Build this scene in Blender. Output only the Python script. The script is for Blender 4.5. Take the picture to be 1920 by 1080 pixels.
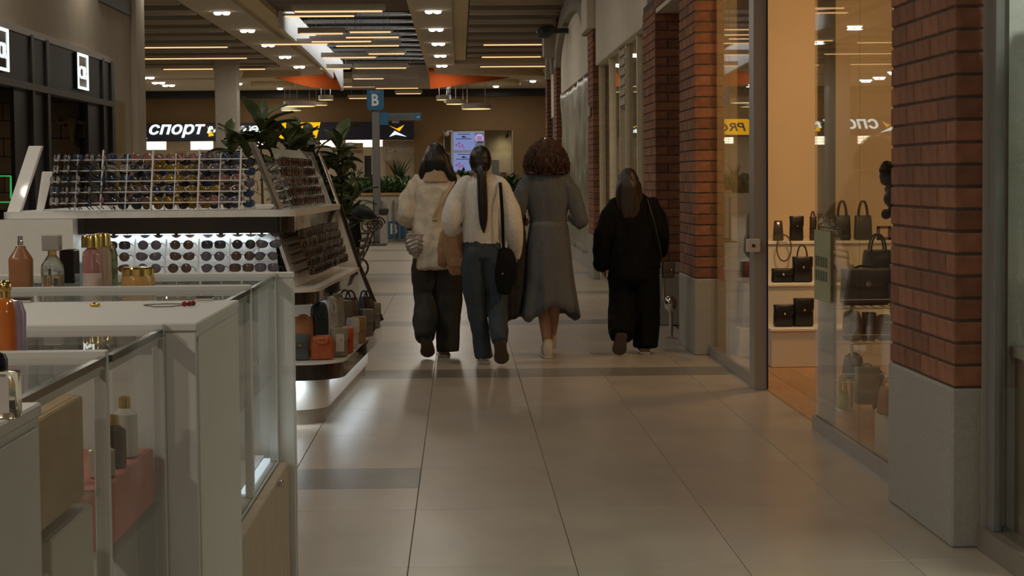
import bpy, bmesh, math, random
from mathutils import Vector, Matrix, noise
random.seed(7)
for _o in list(bpy.data.objects):
    bpy.data.objects.remove(_o, do_unlink=True)
SC = bpy.context.scene
COL = SC.collection
PI = math.pi
# ------------------------------------------------------------------ camera
F_PX, CX, CY = 3620.0, 960.0, 540.0
CAM_H = 1.387
YAW, PITCH, ROLL = math.atan(0.02653), 0.0568, 0.0088
_fw = Vector((math.sin(YAW)*math.cos(PITCH), math.cos(YAW)*math.cos(PITCH), -math.sin(PITCH)))
_rt = Vector((math.cos(YAW), -math.sin(YAW), 0))
_up = _rt.cross(_fw)
_rt2 = _rt*math.cos(ROLL) - _up*math.sin(ROLL)
_up2 = _up*math.cos(ROLL) + _rt*math.sin(ROLL)
CAMP = Vector((0, 0, CAM_H))
cd = bpy.data.cameras.new('camera'); cam = bpy.data.objects.new('camera', cd); COL.objects.link(cam)
cd.sensor_width = 36; cd.sensor_fit = 'HORIZONTAL'; cd.lens = 36*F_PX/1920
cd.clip_start = 0.05; cd.clip_end = 300
_m = Matrix((( _rt2.x, _up2.x, -_fw.x, 0), (_rt2.y, _up2.y, -_fw.y, 0), (_rt2.z, _up2.z, -_fw.z, CAM_H), (0, 0, 0, 1)))
cam.matrix_world = _m
SC.camera = cam
# ------------------------------------------------------------------ world, exposure
w = bpy.data.worlds.new('world'); SC.world = w; w.use_nodes = True
w.node_tree.nodes['Background'].inputs[0].default_value = (1.0, 0.93, 0.85, 1)
w.node_tree.nodes['Background'].inputs[1].default_value = 0.055
SC.view_settings.view_transform = 'Standard'
SC.view_settings.look = 'None'
SC.view_settings.gamma = 1.0
SC.view_settings.use_curve_mapping = False
SC.view_settings.exposure = 0.0
DOWN_W = 19.5          # watts of one ceiling downlight
SHOP_W = 62.0
WARM = (1.0, 0.925, 0.80)

def ray(px, py):
    return _fw*F_PX + _rt2*(px-CX) - _up2*(py-CY)
def at(px, py, Y):
    d = ray(px, py); return CAMP + d*(Y/d.y)
def onz(px, py, z):
    d = ray(px, py); return CAMP + d*((z-CAM_H)/d.z)
def onx(px, py, x):
    d = ray(px, py); return CAMP + d*(x/d.x)

# ------------------------------------------------------------------ mesh helpers
class MB:
    def __init__(s): s.v = []; s.f = []
    def add(s, vs, fs):
        b = len(s.v); s.v += [tuple(p) for p in vs]; s.f += [tuple(b+i for i in f) for f in fs]; return s
    def box(s, x0, x1, y0, y1, z0, z1):
        return s.add([(x0,y0,z0),(x1,y0,z0),(x1,y1,z0),(x0,y1,z0),(x0,y0,z1),(x1,y0,z1),(x1,y1,z1),(x0,y1,z1)],
                     [(0,3,2,1),(4,5,6,7),(0,1,5,4),(1,2,6,5),(2,3,7,6),(3,0,4,7)])
    def cbox(s, x0, x1, y0, y1, z0, z1, c=.004):
        bm = bmesh.new()
        t = MB().box(x0,x1,y0,y1,z0,z1)
        vs = [bm.verts.new(p) for p in t.v]
        for f in t.f: bm.faces.new([vs[i] for i in f])
        bmesh.ops.bevel(bm, geom=list(bm.edges), offset=c, segments=1, affect='EDGES', profile=.5)
        bm.verts.index_update()
        s.add([v.co[:] for v in bm.verts], [[v.index for v in f.verts] for f in bm.faces]); bm.free(); return s
    def prism(s, poly, axis, a, b):
        """poly in the two other axes, extruded along axis from a to b"""
        n = len(poly)
        def P(p, t):
            if axis == 'z': return (p[0], p[1], t)
            if axis == 'y': return (p[0], t, p[1])
            return (t, p[0], p[1])
        vs = [P(p, a) for p in poly] + [P(p, b) for p in poly]
        fs = [tuple(range(n))[::-1], tuple(range(n, 2*n))] + [(i, (i+1) % n, n+(i+1) % n, n+i) for i in range(n)]
        return s.add(vs, fs)
    def slab(s, pts, nrm, t):
        n = len(pts); d = Vector(nrm)*t
        vs = [Vector(p) for p in pts] + [Vector(p)+d for p in pts]
        return s.add(vs, [tuple(range(n))[::-1], tuple(range(n, 2*n))] + [(i, (i+1) % n, n+(i+1) % n, n+i) for i in range(n)])
    def rings(s, rs, cap=True):
        n = len(rs[0]); vs = [p for r in rs for p in r]; fs = []
        for k in range(len(rs)-1):
            for i in range(n):
                j = (i+1) % n
                fs.append((k*n+i, k*n+j, (k+1)*n+j, (k+1)*n+i))
        if cap:
            fs.append(tuple(range(n))[::-1]); fs.append(tuple((len(rs)-1)*n+i for i in range(n)))
        return s.add(vs, fs)
    def lathe(s, prof, c=(0,0,0), n=16, sx=1, sy=1):
        rs = [[(c[0]+r*sx*math.cos(2*PI*i/n), c[1]+r*sy*math.sin(2*PI*i/n), c[2]+z) for i in range(n)] for r, z in prof]
        return s.rings(rs)
    def tube(s, pts, r, n=8, closed=False):
        pts = [Vector(p) for p in pts]; m = len(pts)
        rr = r if isinstance(r, (list, tuple)) else [r]*m
        rs = []; prev = None
        for k in range(m):
            if closed: t = pts[(k+1) % m]-pts[k-1]
            else: t = pts[min(k+1, m-1)]-pts[max(k-1, 0)]
            if t.length < 1e-9: t = Vector((0,0,1))
            t.normalize()
            if prev is None:
                ref = Vector((0,0,1)) if abs(t.z) < .9 else Vector((0,1,0))
                a = t.cross(ref).normalized()
            else:
                a = (prev - t*prev.dot(t))
                a = a.normalized() if a.length > 1e-6 else t.orthogonal().normalized()
            prev = a; b = t.cross(a)
            rs.append([pts[k] + a*(rr[k]*math.cos(2*PI*i/n)) + b*(rr[k]*math.sin(2*PI*i/n)) for i in range(n)])
        if closed:
            rs.append(rs[0]); return s.rings(rs, cap=False)
        return s.rings(rs)
    def cyl(s, p0, p1, r0, r1=None, n=12):
        return s.tube([p0, p1], [r0, r0 if r1 is None else r1], n)
    def ball(s, c, r, n=12, m=8):
        rx, ry, rz = (r, r, r) if not isinstance(r, (list, tuple)) else r
        rs = []
        for k in range(m+1):
            a = -PI/2 + PI*k/m; q = max(math.cos(a), .02)
            rs.append([(c[0]+rx*q*math.cos(2*PI*i/n), c[1]+ry*q*math.sin(2*PI*i/n), c[2]+rz*math.sin(a)) for i in range(n)])
        return s.rings(rs)
    def limb(s, P, sub=4, n=14, caps=True, ref=(0,1,0), capk=1.0):
        """smooth tapering limb through (x,y,z,rx[,ry])"""
        P = [tuple(p) if len(p) == 5 else tuple(p)+(p[3],) for p in P]
        Q = []
        for i in range(len(P)-1):
            p0 = P[max(i-1, 0)]; p1 = P[i]; p2 = P[i+1]; p3 = P[min(i+2, len(P)-1)]
            for k in range(sub):
                t = k/sub
                Q.append([.5*((2*p1[j]) + (-p0[j]+p2[j])*t + (2*p0[j]-5*p1[j]+4*p2[j]-p3[j])*t*t + (-p0[j]+3*p1[j]-3*p2[j]+p3[j])*t**3) for j in range(5)])
        Q.append(list(P[-1]))
        C = [Vector(q[:3]) for q in Q]; R = [(max(q[3], .001), max(q[4], .001)) for q in Q]
        rs = []; m = len(C); ref = Vector(ref)
        T = [(C[min(k+1, m-1)]-C[max(k-1, 0)]).normalized() for k in range(m)]
        def ringat(c, t, rx, ry):
            a = t.cross(ref)
            if a.length < .15: a = t.cross(Vector((0,0,1)) if abs(t.z) < .9 else Vector((1,0,0)))
            a.normalize(); b = a.cross(t)
            return [c + a*(rx*math.cos(2*PI*i/n)) + b*(ry*math.sin(2*PI*i/n)) for i in range(n)]
        if caps:
            q = min(R[0])*capk
            rs.append(ringat(C[0]-T[0]*q*.85, T[0], R[0][0]*.35, R[0][1]*.35)); rs.append(ringat(C[0]-T[0]*q*.5, T[0], R[0][0]*.8, R[0][1]*.8))
        for k in range(m): rs.append(ringat(C[k], T[k], *R[k]))
        if caps:
            q = min(R[-1])*capk
            rs.append(ringat(C[-1]+T[-1]*q*.5, T[-1], R[-1][0]*.8, R[-1][1]*.8)); rs.append(ringat(C[-1]+T[-1]*q*.85, T[-1], R[-1][0]*.35, R[-1][1]*.35))
        return s.rings(rs)
    def xf(s, M):
        s.v = [tuple(M @ Vector(p)) for p in s.v]; return s
    def mesh(s, name, smooth=0):
        me = bpy.data.meshes.new(name); me.from_pydata([tuple(p) for p in s.v], [], s.f); me.update()
        bm = bmesh.new(); bm.from_mesh(me); bmesh.ops.recalc_face_normals(bm, faces=bm.faces); bm.to_mesh(me); bm.free()
        if smooth:
            me.shade_smooth()
            if smooth < 180: me.set_sharp_from_angle(angle=math.radians(smooth))
        return me
    def build(s, name, mat, parent=None, smooth=0, bevel=0, world=True):
        """world=True: coordinates are world ones and the parent is an unrotated Empty"""
        if parent is not None and world:
            l = parent_loc(parent)
            s.v = [(p[0]-l[0], p[1]-l[1], p[2]-l[2]) for p in s.v]
        o = bpy.data.objects.new(name, s.mesh(name, smooth)); COL.objects.link(o)
        o.data.materials.append(mat); o.parent = parent
        if bevel:
            b = o.modifiers.new('bevel', 'BEVEL'); b.width = bevel; b.segments = 2; b.limit_method = 'ANGLE'
        return o
def parent_loc(p):
    l = Vector((0,0,0))
    while p is not None: l += p.location; p = p.parent
    return l
def tag(o, label=None, cat=None, group=None, kind=None):
    if label: o['label'] = label
    if cat: o['category'] = cat
    if group: o['group'] = group
    if kind: o['kind'] = kind
    return o
def thing(name, label, cat, loc=(0,0,0), rotz=0, group=None):
    o = bpy.data.objects.new(name, None); COL.objects.link(o); o.empty_display_size = .1
    o.location = loc; o.rotation_euler = (0,0,rotz); return tag(o, label, cat, group)
def struct(o): o['kind'] = 'structure'; return o
def inst(name, me, parent=None, loc=(0,0,0), rot=(0,0,0), scale=(1,1,1)):
    o = bpy.data.objects.new(name, me); COL.objects.link(o); o.parent = parent
    o.location = loc; o.rotation_euler = rot; o.scale = scale; return o
def copy_tree(o, parent=None):
    c = o.copy(); COL.objects.link(c); c.parent = parent
    for ch in list(o.children): copy_tree(ch, c)
    return c
def withmat(me, mat): me.materials.clear(); me.materials.append(mat); return me
def fuse(mb, name, mat, parent, voxel=.008, it=3, disp=None, world=False):
    """one continuous skin over overlapping lofts"""
    me = mb.mesh('tmp'); o = bpy.data.objects.new('tmp', me); COL.objects.link(o)
    r = o.modifiers.new('r', 'REMESH'); r.mode = 'VOXEL'; r.voxel_size = voxel
    if it:
        q = o.modifiers.new('s', 'SMOOTH'); q.factor = .5; q.iterations = it
    dg = bpy.context.evaluated_depsgraph_get()
    m2 = bpy.data.meshes.new_from_object(o.evaluated_get(dg)); bpy.data.objects.remove(o); bpy.data.meshes.remove(me)
    if disp:
        nr = [v.normal.copy() for v in m2.vertices]
        for v, n in zip(m2.vertices, nr): v.co += n*disp(v.co)
    m2.name = name; m2.shade_smooth(); m2.materials.clear(); m2.materials.append(mat)
    x = bpy.data.objects.new(name, m2); COL.objects.link(x); x.parent = parent; return x
def text_mb(body, size, extrude=.01, shear=0, offset=0, align='LEFT', space=1):
    cu = bpy.data.curves.new('t', 'FONT'); cu.body = body; cu.size = size; cu.extrude = extrude; cu.shear = shear; cu.offset = offset
    cu.align_x = align; cu.resolution_u = 3; cu.space_character = space
    o = bpy.data.objects.new('t', cu); COL.objects.link(o)
    dg = bpy.context.evaluated_depsgraph_get(); dg.update()
    me = bpy.data.meshes.new_from_object(o.evaluated_get(dg)); bpy.data.objects.remove(o)
    m = MB(); m.add([v.co[:] for v in me.vertices], [list(p.vertices) for p in me.polygons]); bpy.data.meshes.remove(me); return m
FACE_CAM = Matrix.Rotation(PI/2, 4, 'X')                                  # reads from -Y
FACE_RIGHT = Matrix.Rotation(PI/2, 4, 'Z') @ Matrix.Rotation(PI/2, 4, 'X')  # reads from +X
def text_fit(body, x0, x1, z0, z1, y, shear=0, offset=0, extrude=.01):
    m = text_mb(body, 1, extrude, shear, offset)
    xs = [p[0] for p in m.v]; ys = [p[1] for p in m.v]
    sx = (x1-x0)/(max(xs)-min(xs)); sy = (z1-z0)/(max(ys)-min(ys))
    m.v = [(x0+(p[0]-min(xs))*sx, y-p[2], z0+(p[1]-min(ys))*sy) for p in m.v]; return m

# ------------------------------------------------------------------ materials
MATS = {}
def pm(name, col, rough=.5, metal=0, var=.08, scale=12, bump=0, spec=.5, coat=0, rnd=0, stretch=None, trans=0, alpha=1):
    if name in MATS: return MATS[name]
    m = bpy.data.materials.new(name); m.use_nodes = True; nt = m.node_tree; b = nt.nodes['Principled BSDF']
    N = nt.nodes.new
    tc = N('ShaderNodeTexCoord'); nz = N('ShaderNodeTexNoise'); nz.inputs['Scale'].default_value = scale; nz.inputs['Detail'].default_value = 5
    if stretch:
        mp = N('ShaderNodeMapping'); mp.inputs['Scale'].default_value = stretch
        nt.links.new(tc.outputs['Object'], mp.inputs[0]); nt.links.new(mp.outputs[0], nz.inputs['Vector'])
    else: nt.links.new(tc.outputs['Object'], nz.inputs['Vector'])
    rp = N('ShaderNodeValToRGB')
    rp.color_ramp.elements[0].position = .3; rp.color_ramp.elements[1].position = .7
    rp.color_ramp.elements[0].color = [c*(1-var) for c in col]+[1]; rp.color_ramp.elements[1].color = [min(1, c*(1+var)) for c in col]+[1]
    nt.links.new(nz.outputs[0], rp.inputs[0]); out = rp.outputs[0]
    if rnd:
        oi = N('ShaderNodeObjectInfo'); hs = N('ShaderNodeHueSaturation'); mr = N('ShaderNodeMapRange')
        mr.inputs['To Min'].default_value = 1-rnd; mr.inputs['To Max'].default_value = 1+rnd
        nt.links.new(oi.outputs['Random'], mr.inputs[0]); nt.links.new(mr.outputs[0], hs.inputs['Value'])
        nt.links.new(out, hs.inputs['Color']); out = hs.outputs[0]
    nt.links.new(out, b.inputs['Base Color'])
    b.inputs['Roughness'].default_value = rough; b.inputs['Metallic'].default_value = metal
    b.inputs['Specular IOR Level'].default_value = spec; b.inputs['Coat Weight'].default_value = coat
    b.inputs['Transmission Weight'].default_value = trans
    if bump:
        bp = N('ShaderNodeBump'); bp.inputs['Strength'].default_value = bump; bp.inputs['Distance'].default_value = .01
        nt.links.new(nz.outputs[0], bp.inputs['Height']); nt.links.new(bp.outputs[0], b.inputs['Normal'])
    MATS[name] = m; return m
def em(name, col, s):
    if name in MATS: return MATS[name]
    m = bpy.data.materials.new(name); m.use_nodes = True; nt = m.node_tree; nt.nodes.remove(nt.nodes['Principled BSDF'])
    e = nt.nodes.new('ShaderNodeEmission'); e.inputs[0].default_value = (*col, 1); e.inputs[1].default_value = s
    nt.links.new(e.outputs[0], nt.nodes['Material Output'].inputs[0]); MATS[name] = m; return m
def thin_glass(name, tint=(.93,.97,.95), ior=1.45, rough=0.0, haze=0.0, hcol=(.5,.5,.5), boost=0.0):
    if name in MATS: return MATS[name]
    m = bpy.data.materials.new(name); m.use_nodes = True; nt = m.node_tree; nt.nodes.remove(nt.nodes['Principled BSDF'])
    t = nt.nodes.new('ShaderNodeBsdfTransparent'); t.inputs[0].default_value = (*tint, 1)
    g = nt.nodes.new('ShaderNodeBsdfGlossy'); g.inputs['Roughness'].default_value = rough
    fr = nt.nodes.new('ShaderNodeFresnel'); fr.inputs[0].default_value = ior
    # keep the index the same from both sides of the pane
    ge = nt.nodes.new('ShaderNodeNewGeometry'); mr = nt.nodes.new('ShaderNodeMapRange')
    mr.inputs['To Min'].default_value = ior; mr.inputs['To Max'].default_value = 1/ior
    nt.links.new(ge.outputs['Backfacing'], mr.inputs[0]); nt.links.new(mr.outputs[0], fr.inputs[0])
    mx = nt.nodes.new('ShaderNodeMixShader'); src = t.outputs[0]
    if haze:
        d = nt.nodes.new('ShaderNodeBsdfDiffuse'); d.inputs[0].default_value = (*hcol, 1)
        h = nt.nodes.new('ShaderNodeMixShader'); h.inputs[0].default_value = haze
        nt.links.new(t.outputs[0], h.inputs[1]); nt.links.new(d.outputs[0], h.inputs[2]); src = h.outputs[0]
    nt.links.new(fr.outputs[0], mx.inputs[0]); nt.links.new(src, mx.inputs[1]); nt.links.new(g.outputs[0], mx.inputs[2])
    nt.links.new(mx.outputs[0], nt.nodes['Material Output'].inputs[0]); MATS[name] = m; return m

M_FLOOR = pm('floor_tile', (.44,.38,.305), .30, var=.07, scale=5, rnd=.04, stretch=(1,.4,1))
M_FLOOR_FAR = pm('floor_far', (.42,.35,.26), .32, var=.05, scale=3)
M_BAND = pm('grey_tile', (.22,.205,.18), .30, var=.08, scale=6, rnd=.04)
M_JOINT = pm('joint', (.12,.10,.08), .8)
M_WHITE = pm('white_laminate', (.60,.55,.48), .38, var=.03)
M_CREAM = pm('cream_plaster', (.42,.36,.275), .8, var=.05, scale=3, bump=.05)
M_PLASTER = pm('white_plaster', (.66,.60,.50), .8, var=.04, scale=4, bump=.04)
M_CEIL = pm('ceiling_white', (.62,.54,.43), .85, var=.03)
M_BAFF = pm('baffle_grey', (.36,.31,.25), .85, var=.05)
M_OCHRE = pm('ochre_wall', (.20,.117,.046), .75, var=.08, scale=1.2, bump=.05)
M_DARK = pm('dark_metal', (.018,.017,.017), .45, var=.1)
M_DARK2 = pm('charcoal_panel', (.034,.033,.033), .5, var=.1)
M_BLACK = pm('black_gloss', (.012,.011,.011), .1, spec=.5)
M_BRICK = pm('brick', (.24,.097,.048), .85, var=.22, scale=14, bump=.25, rnd=.26)
M_MORTAR = pm('mortar', (.10,.075,.06), .95, var=.2, scale=60, bump=.3)
M_STONE = pm('stone_base', (.33,.31,.27), .75, var=.10, scale=90, bump=.12)
M_ALU = pm('aluminium', (.34,.31,.275), .42, metal=.25, var=.04, scale=30, stretch=(1,1,.05))
M_CHROME = pm('chrome', (.75,.74,.72), .12, metal=1, var=.02)
M_GOLD = pm('gold', (.80,.55,.18), .18, metal=1, var=.05)
M_WOOD = pm('dark_wood', (.085,.04,.018), .6, var=.3, scale=6, stretch=(.2,4,1))
M_LAM = pm('laminate', (.42,.24,.12), .45, var=.18, scale=8, stretch=(.3,6,1))
M_ORANGE = pm('orange_panel', (.24,.045,.010), .95, var=.05, spec=.03)
M_NAVY = pm('navy', (.014,.014,.035), .5)
M_BLUE = pm('sign_blue', (.02,.13,.27), .5, var=.04)
M_GREYPOLE = pm('grey_pole', (.17,.165,.155), .5, var=.05)
E_DOWN = em('downlight', (1,.92,.78), 8)
E_LINE = em('line_light', (1,.60,.28), 1.25)
E_PEND = em('pendant_glow', (1,.74,.30), 1.2)
E_WHITE = em('sign_white', (.86,1,.92), 1.5)
E_YEL = em('sign_yellow', (1,.50,.01), 1.1)
E_STORE = em('store_light', (1,.86,.62), 3.2)
E_LED = em('led_strip', (.78,.93,1), 1.6)
E_GREEN = em('neon_green', (.06,.75,.18), .5)
G_SHOP = thin_glass('shop_glass', (.94,.95,.92), 1.2)
G_CASE = thin_glass('case_glass', (.96,.975,.97), 1.1)
G_ACRYL = thin_glass('acrylic', (.9,.92,.92), 1.3, haze=.25, hcol=(.8,.8,.8))
# ================================================================== THE SETTING
ZC = 4.48
XG = 1.94          # plane of the shop glass on the right
XP = 1.82          # face of the brick pillars
# ---- floor: bed, single tiles as far as they can be told apart, grey bands
def build_floor():
    bed = MB().box(-15, 6.0, -6, 70, -.2, -.004).build('floor', M_JOINT); struct(bed)
    gap = .0035; cols = [(-.798+.6*k, -.198+.6*k) for k in range(-6, 9)]
    cache = {}
    def tile(x0, x1, y0, y1, m, nm):
        if x1-x0 < .02 or y1-y0 < .02: return
        k = (round(x1-x0, 3), round(y1-y0, 3), m.name)
        if k not in cache:
            hx, hy = (x1-x0)/2-gap/2, (y1-y0)/2-gap/2
            cache[k] = withmat(MB().cbox(-hx, hx, -hy, hy, -.012, 0, .0012).mesh(nm), m)
        inst(nm, cache[k], bed, ((x0+x1)/2, (y0+y1)/2, 0))
    def slot(c, y):                      # which columns can be seen at this distance
        x0, x1 = cols[c]
        if x0 > 1.93: return False
        if y < 10.6: return x1 > -.9
        if y < 14.2: return x1 > -.85
        return x1 > -1.5
    for c, (x0, x1) in enumerate(cols):
        xe = min(x1, 1.98)
        left = x1 < -.1
        ys = [5.65, 6.85, 8.05]
        ys += [8.63, 9.23, 10.43, 11.63, 12.83] if left else [9.25, 10.45, 11.65, 12.85]
        ys += [13.42, 14.02, 15.22, 16.42, 17.62, 18.22, 18.82, 20.02, 21.22, 22.42, 23.02, 23.62]
        for a, b in zip(ys[:-1], ys[1:]):
            if not slot(c, (a+b)/2): continue
            band = (13.4 < a < 13.5) or (18.2 < a < 18.3) or (23.0 < a < 23.1) or (left and 8.6 < a < 8.7)
            tile(x0, xe, a, b, M_BAND if band else M_FLOOR, 'grey_floor_tile' if band else 'floor_tile')
    # nearer and farther parts of the same floor, too far or too hidden to pick the tiles apart
    def part(x0, x1, y0, y1, m, nm): 
        o = MB().box(x0, x1, y0, y1, -.012, 0).build(nm, m, bed); o['kind'] = 'stuff'
    part(-15, 2.0, -6, 5.648, M_FLOOR_FAR, 'floor_paving')
    part(-15, -1.4, 5.652, 10.6, M_FLOOR_FAR, 'floor_paving'); part(-15, -1.4, 10.604, 14.3, M_FLOOR_FAR, 'floor_paving')
    part(-15, -2.0, 14.304, 23.62, M_FLOOR_FAR, 'floor_paving')
    y = 23.624
    for k in range(10):
        part(-15, 1.98 if y < 40 else 5.9, y, y+4.196, M_FLOOR_FAR, 'floor_paving'); part(-15, 1.98 if y < 40 else 5.9, y+4.2, y+4.796, M_BAND, 'grey_floor_band'); y += 4.8
    return bed
FLOOR = build_floor()
# ---- outer shell
struct(MB().box(-15, -14.8, 26, 67, 0, 5.4).build('wall_left', M_CREAM))
struct(MB().box(5.8, 6.0, 41, 67.4, 0, 5.4).build('wall_right_end', M_OCHRE))
wb = MB().box(-15, 6, -6.2, -6, 0, 5.4).build('wall_back', M_CREAM); struct(wb)
# far wall with the sports shop in it
YF = 67.0
def fx(px): return at(px, 300, YF).x
def fz(py, px=700): return at(px, py, YF).z
WF = MB()
WF.box(-15, fx(776), YF, YF+.3, fz(262), 5.4)
WF.box(fx(776), fx(832), YF, YF+.3, 0, 5.4); WF.box(fx(832), fx(962), YF, YF+.3, fz(246), 5.4); WF.box(fx(962), 6, YF, YF+.3, 0, 5.4)
wf = WF.build('wall_far', M_OCHRE); struct(wf)
MB().box(-15, 5.8, YF-.12, YF, fz(182), fz(167)).build('dark_vent_strip', M_DARK, wf)
# recess with the ticket counter
MB().box(fx(832), fx(962), YF+1.2, YF+1.3, 0, fz(246)).build('recess_back', pm('recess_beige', (.55,.47,.33), .7), wf)
for a, b in ((832, 834), (960, 962)):
    MB().box(fx(a), fx(b), YF-.03, YF+1.2, 0, fz(246)).build('recess_jamb', M_CREAM, wf)
MB().box(fx(832), fx(962), YF+.3, YF+1.2, fz(246), fz(246)+.1).build('recess_head', M_CREAM, wf)
# ---- ceiling
def ceil():
    c = MB().box(-15, 6, -6, 67, 5.30, 5.40).build('ceiling', M_CEIL); struct(c)
    XS0, XS1 = -.80, -.11           # right strip with downlights
    XL0, XL1 = -4.82, -3.90         # left strip
    MB().box(XS0, XS1, -6, 53, ZC, ZC+.25).build('light_strip', M_CEIL, c)
    MB().box(XL0, XL1, -6, 53, ZC, ZC+.25).build('light_strip', M_CEIL, c)
    m_cove = pm('cove', (.70,.58,.36), .7)
    MB().box(XL1, XL1+.36, -6, 53, ZC+.10, ZC+.25).build('cove_step', m_cove, c)
    MB().box(XS1, XS1+.30, -6, 52, ZC+.08, ZC+.25).build('cove_step', m_cove, c)
    MB().box(XS0-.10, XS0, -6, 53, ZC+.03, ZC+.5).build('cove_step', m_cove, c)
    # brown timber field before the skylight, planks
    for k in range(22):
        y0 = -5.6+2.0*k
        if y0 > 37: break
        MB().box(XL1+.36, XS0-.1, y0, y0+1.96, ZC+.22, ZC+.30).build('timber_panel', M_WOOD, c)
    # skylight well: white side wall, cross bars, dark glazing above
    pts = []
    wl = MB()
    yy = [38.1+ (58-38.1)*i/12 for i in range(13)]
    low = [ZC-.14-.30*(i/12)**2.2 for i in range(13)]; hi = [ZC+.42]*13
    for i in range(12):
        wl.add([(-3.52, yy[i], low[i]), (-3.52, yy[i+1], low[i+1]), (-3.52, yy[i+1], hi[i+1]), (-3.52, yy[i], hi[i]),
                (-3.44, yy[i], low[i]), (-3.44, yy[i+1], low[i+1]), (-3.44, yy[i+1], hi[i+1]), (-3.44, yy[i], hi[i])],
               [(0,1,2,3), (7,6,5,4), (0,4,5,1), (3,2,6,7), (0,3,7,4), (1,5,6,2)])
    wl.build('skylight_well_wall', pm('skylight_white', (.80,.78,.74), .7), c)
    MB().box(-3.44, XS0-.1, 38, 59.5, ZC+.62, ZC+.66).build('skylight_glazing', pm('night_glass', (.03,.033,.036), .3, var=.2, scale=2), c)
    for k in range(11):
        y0 = 39.6+1.9*k
        MB().box(-3.44, XS0-.1, y0, y0+.09, ZC+.40, ZC+.47).build('skylight_bar', pm('bar_grey', (.45,.44,.42), .5), c)
        MB().box(-3.44, XS0-.1, y0+.5, y0+1.2, ZC+.47, ZC+.60).build('skylight_beam', pm('beam_grey', (.055,.055,.055), .7), c)
    ld = bpy.data.lights.new('added_well_light', 'AREA'); ld.shape = 'RECTANGLE'; ld.size = .12; ld.size_y = 19; ld.energy = 60; ld.spread = .7; ld.color = (.95,.98,1)  # added area light, put in to brighten the white well wall
    lo = bpy.data.objects.new('added_well_light', ld); COL.objects.link(lo); lo.parent = c; lo.location = (-.98, 48.4, ZC+.36); lo.rotation_euler = (0, PI/2-.03, 0)
    MB().box(-.96, -.90, 38.6, 58.4, ZC+.28, ZC+.44).build('added_well_light_casing', M_CEIL, c)  # casing that goes with the added light
    # baffles across the side fields
    for k in range(10):
        y0 = 33.3+2.1*k
        MB().box(-14.8, XL0-.02, y0, y0+.62, ZC+.0, ZC+.36).build('ceiling_baffle', M_BAFF, c)
        MB().box(-14.8, XL0-.02, y0+.62, y0+.70, ZC-.03, ZC+.36).build('baffle_lip', M_CEIL, c)
        if y0 < 50:
            MB().box(XS1+.32, 2.4, y0+.4, y0+1.02, ZC+.0, ZC+.36).build('ceiling_baffle', M_BAFF, c)
            MB().box(XS1+.32, 2.4, y0+1.02, y0+1.10, ZC-.03, ZC+.36).build('baffle_lip', M_CEIL, c)
    # flat soffit before the far wall with round stepped edges
    MB().box(-15, 6, 59.5, 67, ZC, ZC+.2).build('soffit', M_CEIL, c)
    MB().box(-15, XL1, 53, 59.5, ZC+.04, ZC+.2).build('soffit', M_CEIL, c)
    MB().box(XS0-.1, 6, 53, 59.5, ZC+.04, ZC+.2).build('soffit', M_CEIL, c)
    for px0, px1, py, y in ((446, 560, 132, 55), (462, 545, 152, 60), (855, 1024, 131, 55), (880, 978, 149, 60)):
        a = at(px0, py, y); b = at(px1, py, y); cx = (a.x+b.x)/2; rx = (b.x-a.x)/2
        MB().lathe([(rx, 0), (rx, .07), (rx*.96, .14), (rx*.96, .20)], (cx, y+1.0, ZC-.16), 40, 1, .55).build('round_ceiling_step', m_cove, c, smooth=40)
    # orange end pieces of the void
    for poly, y in (([(512,146),(606,139),(612,130),(624,130),(640,167),(590,165)], 53.5), ([(803,127),(813,127),(816,138),(958,145),(880,157),(807,167)], 53.5)):
        P = [at(a, b, y) for a, b in poly]
        MB().slab(P, (0,1,0), .12).build('orange_ceiling_panel', M_ORANGE, c)
    MB().box(at(640,150,54).x, at(806,150,54).x, 59.3, 59.5, at(640,163,59.4).z, ZC+.4).build('well_end_panel', M_CEIL, c)
    return c
CEIL = ceil()
# ---- downlights with their lamps
DL_SINGLE = None
def downlight(x, y, z, label, double=True, lamp=True, watts=DOWN_W, r=.075):
    t = thing('ceiling_downlight', label, 'downlight', (x, y, z), 0, 'recessed ceiling downlights')
    w_ = r*1.02 if double else 0
    MB().add([(p[0], p[1], p[2]) for p in []], [])
    f = MB(); g = MB()
    for sx in ((-w_, w_) if double else (0,)):
        f.lathe([(r*1.25, 0), (r*1.25, -.012), (r, -.012), (r, 0)], (sx, 0, 0), 16)
        g.lathe([(r, -.004), (r*.96, -.035), (r*.75, -.058), (.01, -.068)], (sx, 0, 0), 14)
    f.build('trim_ring', M_WHITE, t, world=False); g.build('lens', E_DOWN, t, world=False)
    if lamp:
        ld = bpy.data.lights.new('downlight_lamp', 'AREA'); ld.shape = 'DISK'; ld.size = .3; ld.energy = watts*(1.45 if y > 30 else ((4.6 if y < 3 else 1.7) if x < -1 else (.9 if y < 3 else .62))); ld.color = WARM
        lo = bpy.data.objects.new('downlight_lamp', ld); COL.objects.link(lo); lo.parent = t; lo.location = (0, 0, -.085)
    return t
ordn = ['first','second','third','fourth','fifth','sixth','seventh','eighth','ninth','tenth','eleventh','twelfth','thirteenth','fourteenth','fifteenth']
vis = 0
for k in range(14):
    y = -3.4 + 4.27*k - .6
    y = 35.7 + 4.27*(k-9)
    v = k >= 9
    n = ordn[k-9] if v else None
    downlight(-.455, y, ZC, ('twin downlight in the ceiling strip right of the skylight, %s from the camera' % n) if v else 'twin downlight in the ceiling strip overhead, out of the picture')
    downlight(-4.32, y, ZC, ('twin downlight in the ceiling strip left of the skylight, %s from the camera' % n) if v else 'twin downlight in the ceiling strip overhead, out of the picture')
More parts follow.
